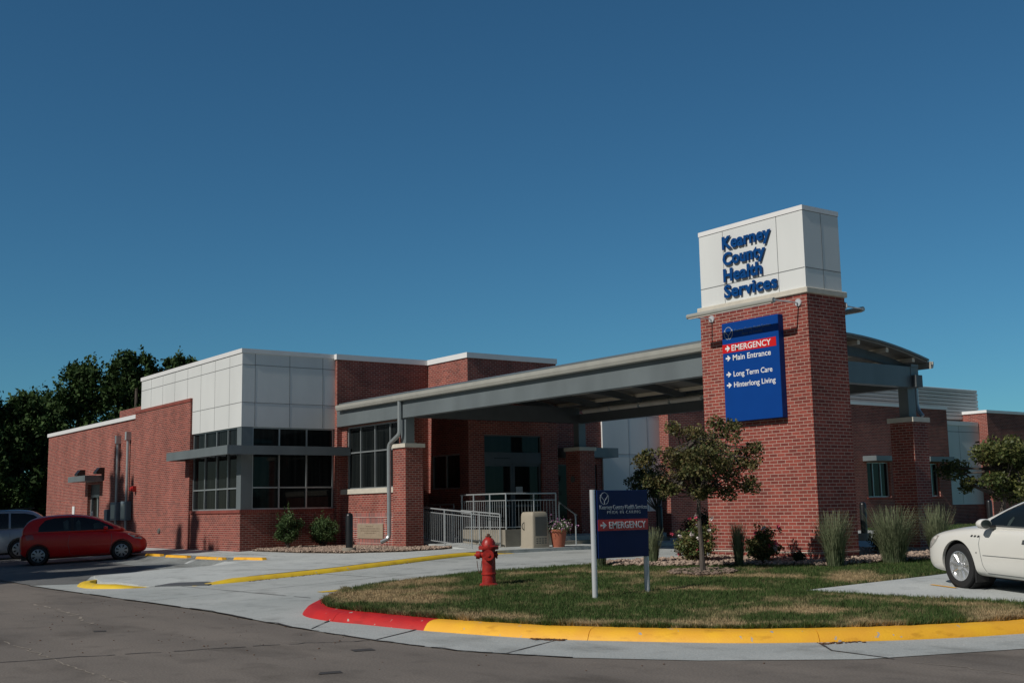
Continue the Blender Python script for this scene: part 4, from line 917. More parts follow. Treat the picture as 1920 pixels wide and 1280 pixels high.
# ------------------------------------------------------------------ fire hydrant
hx, hy = -16.52, 11.56; hz = base(hx, hy) + 0.145
hy_ = thing("fire_hydrant", "red fire hydrant with chained side cap on the lawn", "fire hydrant", (hx, hy, hz))
c = (hx, hy, hz)
MB().lathe([(0.165, -0.05), (0.165, 0.02), (0.15, 0.035), (0.118, 0.05), (0.113, 0.18), (0.127, 0.185), (0.127, 0.215), (0.115, 0.222), (0.112, 0.60), (0.128, 0.605)], 32, c).build("barrel", HYDRED, hy_, smooth=True)
MB().lathe([(0.168, 0.605), (0.172, 0.615), (0.172, 0.655), (0.155, 0.665), (0.120, 0.672), (0.112, 0.72), (0.092, 0.765), (0.058, 0.795), (0.05, 0.80), (0.05, 0.815), (0.0, 0.82)], 32, c).build("bonnet", HYDRED, hy_, smooth=True)
MB().lathe([(0.055, 0.81), (0.055, 0.83), (0.028, 0.832), (0.026, 0.865), (0.0, 0.87)], 6, c).build("operating_nut", RUST, hy_)
mb = MB()
for k in range(8):
    a = k * math.pi / 4 + 0.2; mb.lathe([(0.016, 0.60), (0.016, 0.675), (0.0, 0.68)], 6, (hx + 0.145 * math.cos(a), hy + 0.145 * math.sin(a), hz))
mb.build("flange_bolts", RUST, hy_)
dl = Vector((-0.59, -0.81, 0)); df = Vector((0.80, -0.59, 0))
def cap_at(d, r, ln, name):
    b = Vector((hx, hy, hz + 0.515)); mb = MB()
    mb.tube([b + d * 0.08, b + d * (0.11 + ln * 0.3), b + d * (0.111 + ln * 0.3), b + d * (0.11 + ln * 0.8), b + d * (0.111 + ln * 0.8), b + d * (0.11 + ln)], [r * 0.92, r * 0.88, r * 1.18, r * 1.12, r * 0.35, r * 0.33], 16)
    mb.build(name, HYDRED, hy_, smooth=True)
cap_at(dl, 0.058, 0.13, "hose_cap"); cap_at(-dl, 0.058, 0.05, "hose_cap"); cap_at(df, 0.082, 0.09, "pumper_cap")
b = Vector((hx, hy, hz + 0.515)) + dl * 0.20
ch = [b + Vector((0, 0, -0.06)) + dl * (0.0 - 0.085 * t) + Vector((0, 0, -0.235 * math.sin(math.pi * t) ** 0.7)) for t in np.linspace(0.02, 0.98, 16)]
MB().tube(ch, 0.006, 6).build("chain", RUST, hy_, smooth=True)

# ------------------------------------------------------------------ bollards, bin, pot, wheel stops
def bollard(label, x, y, h=1.05, r=0.105):
    z = base(x, y) + 0.08; t = thing("bollard", label, "bollard", (x, y, z), "black bollards with domed tops")
    MB().lathe([(0.20, -0.12), (0.20, 0.14), (0.19, 0.155), (0.0, 0.156)], 20, (x, y, z)).build("concrete_base", CONCB, t, smooth=True)
    MB().lathe([(r, 0.15), (r, h), (r * 0.86, h + 0.05), (r * 0.5, h + 0.085), (0, h + 0.095)], 24, (x, y, z)).build("sleeve", BLACKP, t, smooth=True)
bollard("black domed bollard in the rock bed in front of the plaque", -30.28, 16.32)
bollard("black domed bollard beside the white wall behind the post sign", -28.4, 26.7)
bollard("black domed bollard standing right of the sign tower", -23.8, 31.2)
bollard("black domed bollard in front of the far white panel wall", -26.0, 41.8)
bx, by = -27.15, 20.62; bz = base(bx, by) + 0.10
bn = thing("litter_bin", "beige square litter bin with dark grey side panel by the ramp", "litter bin", (bx, by, bz))
def rbox(mb, x, y, z0, z1, wx, wy, r, top_r=0.0):
    pr = []
    for cx, cy, a0 in ((wx - r, wy - r, 0), (-wx + r, wy - r, 90), (-wx + r, -wy + r, 180), (wx - r, -wy + r, 270)):
        for a in np.linspace(a0, a0 + 90, 5): pr.append((cx + r * math.cos(R(a)), cy + r * math.sin(R(a))))
    rings = [(1.0, z0), (0.96, z1 - top_r), (0.93, z1 - top_r * 0.45), (0.84, z1 - top_r * 0.1), (0.6, z1)] if top_r else [(1, z0), (1, z1)]
    o = len(mb.v); k = len(pr)
    for s, z in rings: mb.v.extend([(x + px * s, y + py * s, z) for px, py in pr])
    for i in range(len(rings) - 1):
        for j in range(k): a = o + i * k + j; b = o + i * k + (j + 1) % k; mb.f.append((a, b, b + k, a + k))
    mb.f.append(tuple(o + j for j in reversed(range(k)))); q = o + (len(rings) - 1) * k; mb.f.append(tuple(q + j for j in range(k)))
    return mb
rbox(MB(), bx, by, bz + 0.06, bz + 1.02, 0.30, 0.30, 0.06, 0.14).build("body", BEIGE, bn, smooth=True)
rbox(MB(), bx, by, bz - 0.02, bz + 0.06, 0.315, 0.315, 0.06).build("plinth", BEIGE, bn, smooth=True)
MB().box(bx + 0.285, bx + 0.302, by - 0.20, by + 0.22, bz + 0.33, bz + 0.87).build("side_panel", BINGREY, bn)
mb = MB()
for i in range(4):
    for j in range(3): mb.box(bx + 0.290, bx + 0.304, by - 0.17 + i * 0.1, by - 0.10 + i * 0.1, bz + 0.12 + j * 0.06, bz + 0.15 + j * 0.06)
mb.build("vent_slots", BINGREY, bn)
MB().tube(smooth_path3([(bx - 0.1, by - 0.30, bz + 0.72), (bx - 0.1, by - 0.37, bz + 0.72), (bx - 0.1, by - 0.37, bz + 0.50), (bx - 0.1, by - 0.30, bz + 0.50)]), 0.014, 6).build("handle", BINGREY, bn, smooth=True)

def leaves(name, C, size, m, parent, seed, tone, normal_up=0.3, asp=0.55):
    """C (n,3) leaf centres -> one mesh of bent diamond leaves; tone (n,) colour attribute"""
    g = np.random.default_rng(seed); n = len(C); C = np.asarray(C)
    d = g.normal(size=(n, 3)); d /= np.linalg.norm(d, axis=1)[:, None]
    nn = g.normal(size=(n, 3)); nn[:, 2] += normal_up * 3; s = np.cross(d, nn); s /= np.linalg.norm(s, axis=1)[:, None] + 1e-9
    L = size * g.uniform(0.6, 1.35, (n, 1)); W = L * asp; up = np.cross(s, d)
    V = np.empty((n, 4, 3)); V[:, 0] = C - d * L * 0.5; V[:, 1] = C + s * W * 0.5 + up * L * 0.08; V[:, 2] = C + d * L * 0.5; V[:, 3] = C - s * W * 0.5 + up * L * 0.08
    return npmesh(name, V.reshape(-1, 3), np.arange(n * 4).reshape(-1, 4), m, parent, attr=("tone", np.repeat(np.clip(tone, 0, 1), 4)))

px_, py_ = -26.85, 21.25; pz = base(px_, py_) + 0.10
pt = thing("flower_pot", "terracotta pot of mauve and white petunias beside the bin", "flower pot", (px_, py_, pz))
MB().lathe([(0.17, -0.02), (0.19, 0.1), (0.24, 0.42), (0.265, 0.43), (0.265, 0.49), (0.235, 0.50), (0.225, 0.44), (0.0, 0.44)], 28, (px_, py_, pz)).build("pot", TERRA, pt, smooth=True)
g = np.random.default_rng(3); q = g.normal(size=(1100, 3)) * np.array([0.16, 0.17, 0.09]) + np.array([px_, py_, pz + 0.56]); leaves("foliage", q, 0.05, FOL_SHRUB, pt, 4, g.uniform(0, 0.8, 1100))
q = g.normal(size=(130, 3)) * np.array([0.20, 0.22, 0.09]) + np.array([px_ + 0.05, py_, pz + 0.60]); leaves("flowers", q, 0.055, MAUVE, pt, 5, np.zeros(130), asp=0.9)
q = g.normal(size=(70, 3)) * np.array([0.20, 0.22, 0.09]) + np.array([px_ + 0.05, py_, pz + 0.61]); leaves("flowers", q, 0.05, PALEP, pt, 6, np.zeros(70), asp=0.9)

for x_, w_, zt_, lb in ((-50.0, 0.16, 2.02, "small white parking sign on a post behind the red hatchback, the left one"), (-47.5, 0.10, 1.80, "small white parking sign on a post behind the red hatchback, the right one")):
    z_ = base(x_, 14.2) + 0.095; t_ = thing("parking_sign", lb, "sign", (x_, 14.2, z_), "parking signs along the walk")
    MB().tube([(x_, 14.2, z_ - 0.05), (x_, 14.2, zt_)], 0.025, 8).build("post", STEEL, t_, smooth=True)
    MB().box(x_ - w_, x_ + w_, 14.155, 14.17, zt_ - 0.34, zt_).build("plate", WLET, t_)
STOPS = [((-37.45, 12.95), (-36.2, 13.0)), ((-35.58, 12.92), (-33.95, 13.0)), ((-33.25, 12.97), (-31.42, 13.05)), ((-31.2, 13.25), (-29.75, 13.5))]
SL = ["yellow wheel stop in front of the red hatchback", "yellow wheel stop just right of the red hatchback", "yellow wheel stop in the middle of the open stalls", "yellow wheel stop at the sidewalk end, farthest right"]
for (a, b), lb in zip(STOPS, SL):
    A, B = np.array(a), np.array(b); d = (B - A) / np.linalg.norm(B - A); nr = np.array([-d[1], d[0]]); mb = MB()
    o = []
    for p, tp in ((A, 0.0), (A + d * 0.07, 1.0), (B - d * 0.07, 1.0), (B, 0.0)):
        for w_, z in ((-0.11, 0), (-0.07, 0.15 * tp + 0.05 * (1 - tp)), (0.07, 0.15 * tp + 0.05 * (1 - tp)), (0.11, 0)):
            r_ = p + nr * w_; o.append((r_[0], r_[1], base(*p) + 0.012 + z))
    mb.v = o; mb.f = [(i * 4 + j, i * 4 + j + 1, i * 4 + j + 5, i * 4 + j + 4) for i in range(3) for j in range(3)] + [(0, 1, 2, 3), (15, 14, 13, 12)] + [(i * 4, i * 4 + 4, i * 4 + 7, i * 4 + 3) for i in range(3)]
    tag(mb.build("wheel_stop", YELLOW, None, bevel=0.008), lb, "wheel stop", "yellow wheel stops of the parking stalls")
#PART3
# ------------------------------------------------------------------ trees and plants
def crown_points(g, clusters, n, shell=0.55, wp=1.0):
    """n points in a list of (centre, radii) lumps, denser towards each lump's skin; returns points and a 0..1 tone"""
    k = g.choice(len(clusters), n, p=np.array([(c[1][0] * c[1][1]) ** wp for c in clusters]) / sum((c[1][0] * c[1][1]) ** wp for c in clusters))
    d = g.normal(size=(n, 3)); d /= np.linalg.norm(d, axis=1)[:, None]; r = (shell + (1 - shell) * g.random(n))[:, None] * g.uniform(0.75, 1.12, (n, 1))
    C = np.array([c[0] for c in clusters])[k]; Rr = np.array([c[1] for c in clusters])[k]
    kt = g.random(len(clusters))[k]
    return C + d * r * Rr, np.clip(0.15 + 0.45 * kt + g.normal(0, 0.22, n), 0, 1)

def tree(name, label, cat, b, trunk, clusters, n, leaf, fm, seed, group=None, asp=0.55, shell=0.55, tr=0.06, limbs=True, wp=1.0):
    g = np.random.default_rng(seed); t = thing(name, label, cat, b, group)
    trunk = [np.array(p, float) for p in trunk]
    rad = list(np.linspace(tr, tr * 0.45, len(trunk))); rad[0] *= 1.35
    mb = MB(); mb.tube(trunk, rad, 8)
    if limbs:
        for c, r in clusters:
            c = np.array(c); i = int(np.clip(g.integers(len(trunk) // 2, len(trunk)), 0, len(trunk) - 1)); s = trunk[i]; mid = (s + c) / 2 + np.array([0, 0, -0.08 * np.linalg.norm(c - s)]) + g.normal(0, 0.03, 3)
            mb.tube([s, mid, c], [tr * 0.38, tr * 0.24, tr * 0.08], 5)
    mb.build("trunk", BARK, t, smooth=True)
    P, tone = crown_points(g, clusters, n, shell, wp); leaves("crown", P, leaf, fm, t, seed + 1, tone, asp=asp)
    return t

def lumps(g, c, rx, ry, rz, k, s0, s1, power=0.5):
    out = []
    for _ in range(k):
        d = g.normal(size=3); d /= np.linalg.norm(d); q = g.random() ** power
        s = g.uniform(s0, s1); out.append(((c[0] + d[0] * rx * q, c[1] + d[1] * ry * q, c[2] + d[2] * rz * q), (s * g.uniform(0.8, 1.3), s * g.uniform(0.8, 1.3), s * g.uniform(0.55, 0.9))))
    return out

# the small tree on the lawn
g = np.random.default_rng(101)
bz = base(-15.28, 15.39) + 0.14
cl = lumps(g, (-15.08, 15.22, 2.42), 0.86, 0.86, 0.62, 56, 0.15, 0.27, 0.38)
for (fx, z0, k, sp) in ((-0.92, 2.42, 7, 0.16), (-0.80, 2.05, 6, 0.15), (-0.55, 1.85, 6, 0.16), (0.90, 2.35, 7, 0.17), (0.98, 2.62, 5, 0.13), (0.85, 1.98, 6, 0.14), (0.50, 1.80, 6, 0.15), (0.1, 1.82, 5, 0.15), (-0.35, 2.98, 5, 0.12), (0.30, 3.05, 4, 0.10), (0.62, 2.95, 4, 0.12)):
    cl += lumps(g, (-15.10 + 0.592 * fx, 15.22 + 0.806 * fx, z0), sp, sp, sp * 0.8, k, 0.11, 0.19)
tree("crabapple_tree", "small round crowned tree with reddish green leaves standing on the lawn before the sign tower", "tree", (-15.28, 15.39, bz),
     [(-15.28, 15.39, bz - 0.1), (-15.29, 15.38, bz + 0.5), (-15.27, 15.33, bz + 1.0), (-15.24, 15.31, bz + 1.4), (-15.15, 15.28, bz + 1.9), (-15.10, 15.25, bz + 2.4)], cl, 11500, 0.062, FOL_TREE, 102, tr=0.045)
# the tree behind the post sign
g = np.random.default_rng(111); z2 = 0.5
tree("small_tree", "small leafy tree in front of the white wall behind the post sign", "tree", (-30.2, 28.35, z2), [(-30.2, 28.35, z2 - 0.2), (-30.2, 28.35, 1.4), (-30.15, 28.3, 2.3)],
     lumps(g, (-30.25, 28.25, 2.42), 0.75, 0.8, 0.55, 34, 0.2, 0.36), 6000, 0.085, FOL_TREE2, 112, tr=0.06)
# the tree behind the white car
g = np.random.default_rng(121); z3 = base(-14.7, 24.3) + 0.05
cl = lumps(g, (-14.55, 24.5, 2.38), 0.95, 1.05, 0.55, 34, 0.2, 0.36) + lumps(g, (-15.35, 23.35, 2.30), 0.22, 0.3, 0.22, 7, 0.15, 0.24) + lumps(g, (-15.15, 23.6, 1.95), 0.2, 0.3, 0.15, 5, 0.14, 0.22) + lumps(g, (-14.5, 24.6, 1.85), 0.75, 0.85, 0.2, 12, 0.18, 0.3)
tree("spreading_tree", "low spreading tree with yellowish green leaves behind the white sedan", "tree", (-14.75, 24.25, z3), [(-14.75, 24.25, z3 - 0.2), (-14.78, 24.2, 1.2), (-14.72, 24.28, 1.7), (-14.6, 24.4, 2.4)], cl, 13000, 0.075, FOL_TREE2, 122, tr=0.085)

# the wood beyond the left wing
def wood_tree(label, x, y, top, rad, seed, cat="tree", n=22000):
    g = np.random.default_rng(seed); zb = 0.35; cl = []
    H = top - zb
    for q in np.linspace(0.05, 0.95, 16):
        rr = rad * (1.0 if q < 0.5 else max(0.12, 1 - ((q - 0.5) / 0.58) ** 2.2))
        for _ in range(int(6 + 6 * (1 - q))):
            a = g.uniform(0, 2 * math.pi); f = g.uniform(0.25, 1.0)
            s = rad * g.uniform(0.18, 0.30); cl.append(((x + rr * f * math.cos(a), y + rr * f * math.sin(a), zb + q * H * g.uniform(0.96, 1.0)), (s, s, s * g.uniform(0.8, 1.5))))
    for _ in range(16):      # spiky leaders on the skyline
        a = g.uniform(0, 2 * math.pi); f = g.uniform(0.0, 0.9) * rad; k = f / rad; cl.append(((x + f * math.cos(a), y + f * math.sin(a), zb + H * (0.97 - 0.30 * k ** 2.2) - g.uniform(0, 0.35)), (0.28, 0.28, g.uniform(0.5, 0.85))))
    return tree("wood_tree", label, cat, (x, y, zb), [(x, y, zb - 0.3), (x, y, zb + H * 0.4), (x, y, zb + H * 0.85)], cl, n, 0.30, FOL_WOOD, seed + 1, "dark trees of the wood beyond the left wing", asp=0.55, shell=0.25, tr=0.22, limbs=False)
wood_tree("dark leafy tree at the left edge of the photo behind the silver van", -77.5, 15.6, 9.6, 3.0, 201)
wood_tree("dark leafy tree with the lower crown just left of the wing's end", -77.0, 18.6, 9.3, 2.5, 211)
wood_tree("dark leafy tree with the broad peak above the left end of the wing roof", -77.6, 22.1, 11.75, 3.0, 221)
wood_tree("dark leafy tree with the tallest peak left of the white panels", -75.4, 25.1, 12.35, 2.7, 231)
wood_tree("dark leafy tree just showing behind the white panel coping", -74.0, 27.4, 12.1, 2.3, 241)
wood_tree("dark leafy tree set back in the gap between the low and the broad crown", -84.0, 21.2, 10.2, 3.4, 251)
wood_tree("dark leafy tree set back behind the wing roof, filling between two peaks", -83.0, 27.0, 12.0, 3.6, 261)

# tall conifers across the street whose shade falls on the stalls and the left wing
def conifer(label, x, y, H, rad, seed):
    g = np.random.default_rng(seed); cl = []
    for d in np.concatenate([np.linspace(0.15, 6, 26), np.linspace(6.5, H - 1.5, 12)]):
        rr = min(rad, 0.42 * d + 0.10)
        for _ in range(5 if d < 6 else 6):
            a = g.uniform(0, 2 * math.pi); f = g.uniform(0.1, 1.0) * rr * g.uniform(0.6, 1.15); s = max(0.18, rr * 0.34); cl.append(((x + f * math.cos(a), y + f * math.sin(a), H - d), (s, s, s * 0.8)))
    return tree("conifer", label, "tree", (x, y, 0), [(x, y, -0.2), (x, y, H * 0.5), (x, y, H * 0.97)], cl, 22000, 0.30, FOL_WOOD, seed + 1, "conifers across the street", asp=0.55, shell=0.1, tr=0.25, limbs=False, wp=0.45)
conifer("tallest dark conifer across the street, its spire shadow beside the cabinets", -47.1, -7, 23.0, 3.2, 301)
conifer("dark conifer across the street, second from the tallest one", -45.1, -7.4, 21.6, 3.0, 311)
conifer("dark conifer across the street whose tip shades the brick base", -39.6, -7, 19.3, 2.4, 321)
conifer("slim dark conifer across the street, nearest the open stalls", -38.3, -7, 19.8, 2.2, 331)
def shade_tree(label, x, y, top, rad, seed):
    g = np.random.default_rng(seed); cl = lumps(g, (x, y, top - rad * 1.1), rad * 0.8, rad * 0.8, rad * 0.95, 44, rad * 0.16, rad * 0.28, 0.45)
    return tree("shade_tree", label, "tree", (x, y, 0), [(x, y, -0.2), (x, y, top * 0.45), (x, y, top * 0.8)], cl, 11000, 0.46, FOL_WOOD, seed + 1, "broad trees across the street", asp=0.55, shell=0.3, tr=0.3)
shade_tree("broad tree across the street shading the silver van", -46.4, -7.3, 18.0, 4.8, 351)
shade_tree("broad tree across the street shading the red hatchback", -38.3, -7.0, 18.7, 4.9, 361)
shade_tree("lowest broad tree across the street shading the mouth of the parking lot", -32.9, -7.2, 15.2, 3.7, 371)

# shrubs at the wall
def shrub(name, label, x, y, off, w, h, n, leaf, fm, seed, group=None, spikes=0):
    g = np.random.default_rng(seed); z = base(x, y) + off; t = thing(name, label, "shrub", (x, y, z), group)
    cl = lumps(g, (x, y, z + h * 0.45), w * 0.34, w * 0.34, h * 0.34, 26, w * 0.15, w * 0.26, 0.4)
    for _ in range(spikes):
        a = g.uniform(0, 6.28); f = g.uniform(0, w * 0.4); cl.append(((x + f * math.cos(a), y + f * math.sin(a), z + h * g.uniform(0.75, 0.98)), (w * 0.055, w * 0.055, h * 0.16)))
    mb = MB()
    for c, r in cl[:10]: mb.tube([(x, y, z - 0.02), tuple((np.array(c) + np.array([x, y, z])) / 2), c], [0.015, 0.010, 0.004], 5)
    mb.build("stems", BARK, t)
    P, tone = crown_points(g, cl, n, 0.35); P[:, 2] = np.maximum(P[:, 2], z + 0.02); leaves("foliage", P, leaf, fm, t, seed + 1, tone)
    return t, cl
shrub("garden_shrub", "tall wispy green shrub before the shaded brick base, nearer the building corner", -34.62, 16.50, 0.11, 1.0, 1.35, 6500, 0.065, FOL_SHRUB, 401, "green shrubs under the corner window", 5)
shrub("garden_shrub", "round green shrub before the shaded brick base, nearer the black bollard", -34.55, 17.72, 0.11, 1.05, 1.10, 6500, 0.065, FOL_SHRUB, 411, "green shrubs under the corner window", 3)
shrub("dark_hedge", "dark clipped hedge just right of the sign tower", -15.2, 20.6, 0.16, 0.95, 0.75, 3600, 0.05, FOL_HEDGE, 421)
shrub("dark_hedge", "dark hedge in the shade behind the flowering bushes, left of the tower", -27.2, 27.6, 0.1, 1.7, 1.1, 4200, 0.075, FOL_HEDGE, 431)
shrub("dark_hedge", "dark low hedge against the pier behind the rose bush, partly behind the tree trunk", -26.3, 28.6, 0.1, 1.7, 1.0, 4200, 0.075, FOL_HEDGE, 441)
def rose(label, x, y, w, h, seed, pinks, whites):
    t, cl = shrub("rose_bush", label, x, y, 0.16, w * 1.12, h * 1.05, 6500, 0.055, FOL_ROSE, seed, "rose bushes at the foot of the tower", 6)
    g = np.random.default_rng(seed + 5); z = base(x, y) + 0.16
    for nm, m, k in (("pink_bloom", PINK, pinks), ("pale_bloom", PALEP, whites)):
        c = g.integers(0, len(cl), k); d = g.normal(size=(k, 3)); d /= np.linalg.norm(d, axis=1)[:, None]; d[:, 2] = np.abs(d[:, 2])
        B = np.array([cl[i][0] for i in c]) + d * np.array([cl[i][1] for i in c]) * 1.05
        
        for q in B: leaves(nm, q + g.normal(0, 0.018, (12, 3)), 0.055, m, t, seed + 6, np.zeros(12), asp=0.9)
rose("wide rose bush with pink and white blooms beside the tree trunk", -16.74, 16.75, 1.02, 0.80, 501, 16, 14)
rose("rose bush with pink blooms on top at the middle of the tower front", -15.62, 17.42, 0.68, 0.74, 511, 14, 3)

shrub("low_plant", "small dark leaved plant at the foot of the tower's sunlit face", -15.12, 17.80, 0.16, 0.36, 0.26, 420, 0.05, FOL_HEDGE, 521)
def reed(label, x, y, off, h, w, n, seed):
    g = np.random.default_rng(seed); z = base(x, y) + off
    a = g.uniform(0, 2 * np.pi, n); r0 = w * 0.20 * np.sqrt(g.random(n)); lean = g.uniform(0.05, 0.5, n) * w; la = a + g.normal(0, 0.6, n)
    hh = h * g.uniform(0.45, 1.0, n); wd = g.uniform(0.003, 0.006, n)
    p0 = np.stack([x + r0 * np.cos(a), y + r0 * np.sin(a), np.full(n, z)], 1)
    V = np.empty((n, 6, 3)); pa = la + np.pi / 2; o = np.stack([np.cos(pa), np.sin(pa), np.zeros(n)], 1) * wd[:, None]
    for i, (f, lf) in enumerate(((0.0, 0.0), (0.55, 0.28), (1.0, 1.0))):
        c = p0 + np.stack([np.cos(la) * lean * lf, np.sin(la) * lean * lf, hh * f * (1 - 0.10 * lf * (lean / w))], 1); k = (1.0, 0.9, 0.35)[i]
        V[:, i * 2] = c - o * k; V[:, i * 2 + 1] = c + o * k
    F = np.concatenate([np.array([[0, 1, 3, 2], [2, 3, 5, 4]])[None] + (np.arange(n) * 6)[:, None, None]]).reshape(-1, 4)
    tone = np.clip(np.repeat(g.random(n), 6) * 0.6 + np.tile([0, 0, .2, .2, .5, .5], n), 0, 1)
    t = npmesh("reed_grass_clump", V.reshape(-1, 3), F, FOL_REED, None, attr=("tone", tone))
    tag(t, label, "ornamental grass", "reed grass clumps in the rock bed")
reed("short reed grass clump showing under the post sign", -17.6, 14.97, 0.15, 0.72, 0.40, 260, 601)
reed("pale upright reed grass clump just right of the post sign", -17.16, 15.93, 0.15, 0.76, 0.42, 320, 611)
reed("narrow dark reed grass clump before the tower between two rose bushes", -15.55, 16.62, 0.16, 0.84, 0.36, 420, 621)
reed("tall feathery reed grass clump at the tower's near corner", -14.12, 17.62, 0.16, 1.05, 0.75, 620, 631)
reed("broad reed grass clump right of the tower, nearest to the white sedan's nose", -13.75, 18.85, 0.16, 1.10, 1.05, 900, 641)
reed("reed grass clump behind the white sedan's front bumper", -13.55, 19.95, 0.16, 1.10, 0.70, 560, 651)
tag(blades("far_grass", [(-33.0, 43.0), (-20, 43.0), (-18, 52), (-33.0, 58)], 9000, 0.04, 0.10, 0.10, LAWN_BLADE, 12), "distant strip of green lawn beyond the drive", "grass")

# ------------------------------------------------------------------ cars
def loft_car(rings, m_levels, arches=()):
    """rings: lists of (x, y>=0, z) from the sill up to the roof centre; mirrored, closed, subdivided, wheel arches cut"""
    bm = bmesh.new(); rows = []
    for r in rings:
        full = [(x, y, z) for x, y, z in r] + [(x, -y, z) for x, y, z in reversed(r[:-1]) if y > 1e-6]
        rows.append([bm.verts.new(p) for p in full])
    k = len(rows[0])
    for a, b in zip(rows[:-1], rows[1:]):
        for j in range(k): bm.faces.new((a[j], a[(j + 1) % k], b[(j + 1) % k], b[j]))
    bm.faces.new(rows[0]); bm.faces.new(list(reversed(rows[-1])))
    bmesh.ops.recalc_face_normals(bm, faces=bm.faces)
    me = bpy.data.meshes.new("body"); bm.to_mesh(me); bm.free()
    ob = bpy.data.objects.new("body", me); COL.objects.link(ob)
    sm = ob.modifiers.new("s", 'SUBSURF'); sm.levels = m_levels; sm.render_levels = m_levels
    tmp = []
    for (cx, cz, cr) in arches:
        mb = MB()
        for s in (-1, 1): mb.lathe([(cr, s * 0.55), (cr, s * 1.3)] if s > 0 else [(cr, -1.3), (cr, -0.55)], 40, (cx, 0, cz), 'y')
        c = mb.build("cut", DARK); tmp.append(c); b = ob.modifiers.new("b", 'BOOLEAN'); b.object = c; b.operation = 'DIFFERENCE'; b.solver = 'EXACT'
    dg = bpy.context.evaluated_depsgraph_get(); dg.update()
    out = bpy.data.meshes.new_from_object(ob.evaluated_get(dg))
    for o in tmp + [ob]: bpy.data.objects.remove(o)
    out.materials.clear()
    return out

def bvh_of(me):
    return BVHTree.FromPolygons([v.co[:] for v in me.vertices], [tuple(p.vertices) for p in me.polygons])

def patch(name, bvh, poly, view, m, parent, off=0.005, step=0.07):
    """a skin panel: outline poly seen along an axis, laid on the body surface. view '+y'/'-y' outline is (x,z); '+x'/'-x' outline is (y,z)"""
    bm = bmesh.new(); f = bm.faces.new([bm.verts.new((p[0], p[1], 0)) for p in poly]); bmesh.ops.triangulate(bm, faces=[f])
    for ax in (0, 1):
        lo = min(p[ax] for p in poly); hi = max(p[ax] for p in poly); c = lo + step
        while c < hi - 0.01:
            co = [0, 0, 0]; co[ax] = c; no = [0, 0, 0]; no[ax] = 1; bmesh.ops.bisect_plane(bm, geom=bm.verts[:] + bm.edges[:] + bm.faces[:], plane_co=co, plane_no=no); c += step
    s = 1 if view[0] == '+' else -1
    for v in bm.verts:
        if view[1] == 'y': o = Vector((v.co.x, 3 * s, v.co.y)); d = Vector((0, -s, 0))
        else: o = Vector((4 * s, v.co.x, v.co.y)); d = Vector((-s, 0, 0))
        h = bvh.ray_cast(o, d)
        if h[0] is None: h = bvh.find_nearest(Vector((v.co.x, 0.7 * s, v.co.y)) if view[1] == 'y' else Vector((1.5 * s, v.co.x, v.co.y)))
        v.co = h[0] - d * off
    me = bpy.data.meshes.new(name); bm.to_mesh(me); bm.free()
    return finish(name, me, m, parent, smooth=True, sharp=60)

def seam(name, bvh, line, view, w_, m, parent, off=0.003):
    pts = []
    L = [np.array(p, float) for p in line]; k = []
    for a, b in zip(L[:-1], L[1:]):
        n_ = max(2, int(np.linalg.norm(b - a) / 0.08)); k += [a + (b - a) * i / n_ for i in range(n_)]
    k.append(L[-1]); s = 1 if view[0] == '+' else -1; mb = MB()
    for i, p in enumerate(k):
        d = (k[min(i + 1, len(k) - 1)] - k[max(i - 1, 0)]); d /= np.linalg.norm(d); nr = np.array([-d[1], d[0]]) * w_ / 2
        for q in (p - nr, p + nr):
            h = bvh.ray_cast(Vector((q[0], 3 * s, q[1])), Vector((0, -s, 0))); y = h[0].y if h[0] else 0.8 * s; mb.v.append((q[0], y + s * off, q[1]))
    mb.f = [(2 * i, 2 * i + 1, 2 * i + 3, 2 * i + 2) for i in range(len(k) - 1)]
    return mb.build(name, m, parent, smooth=True)

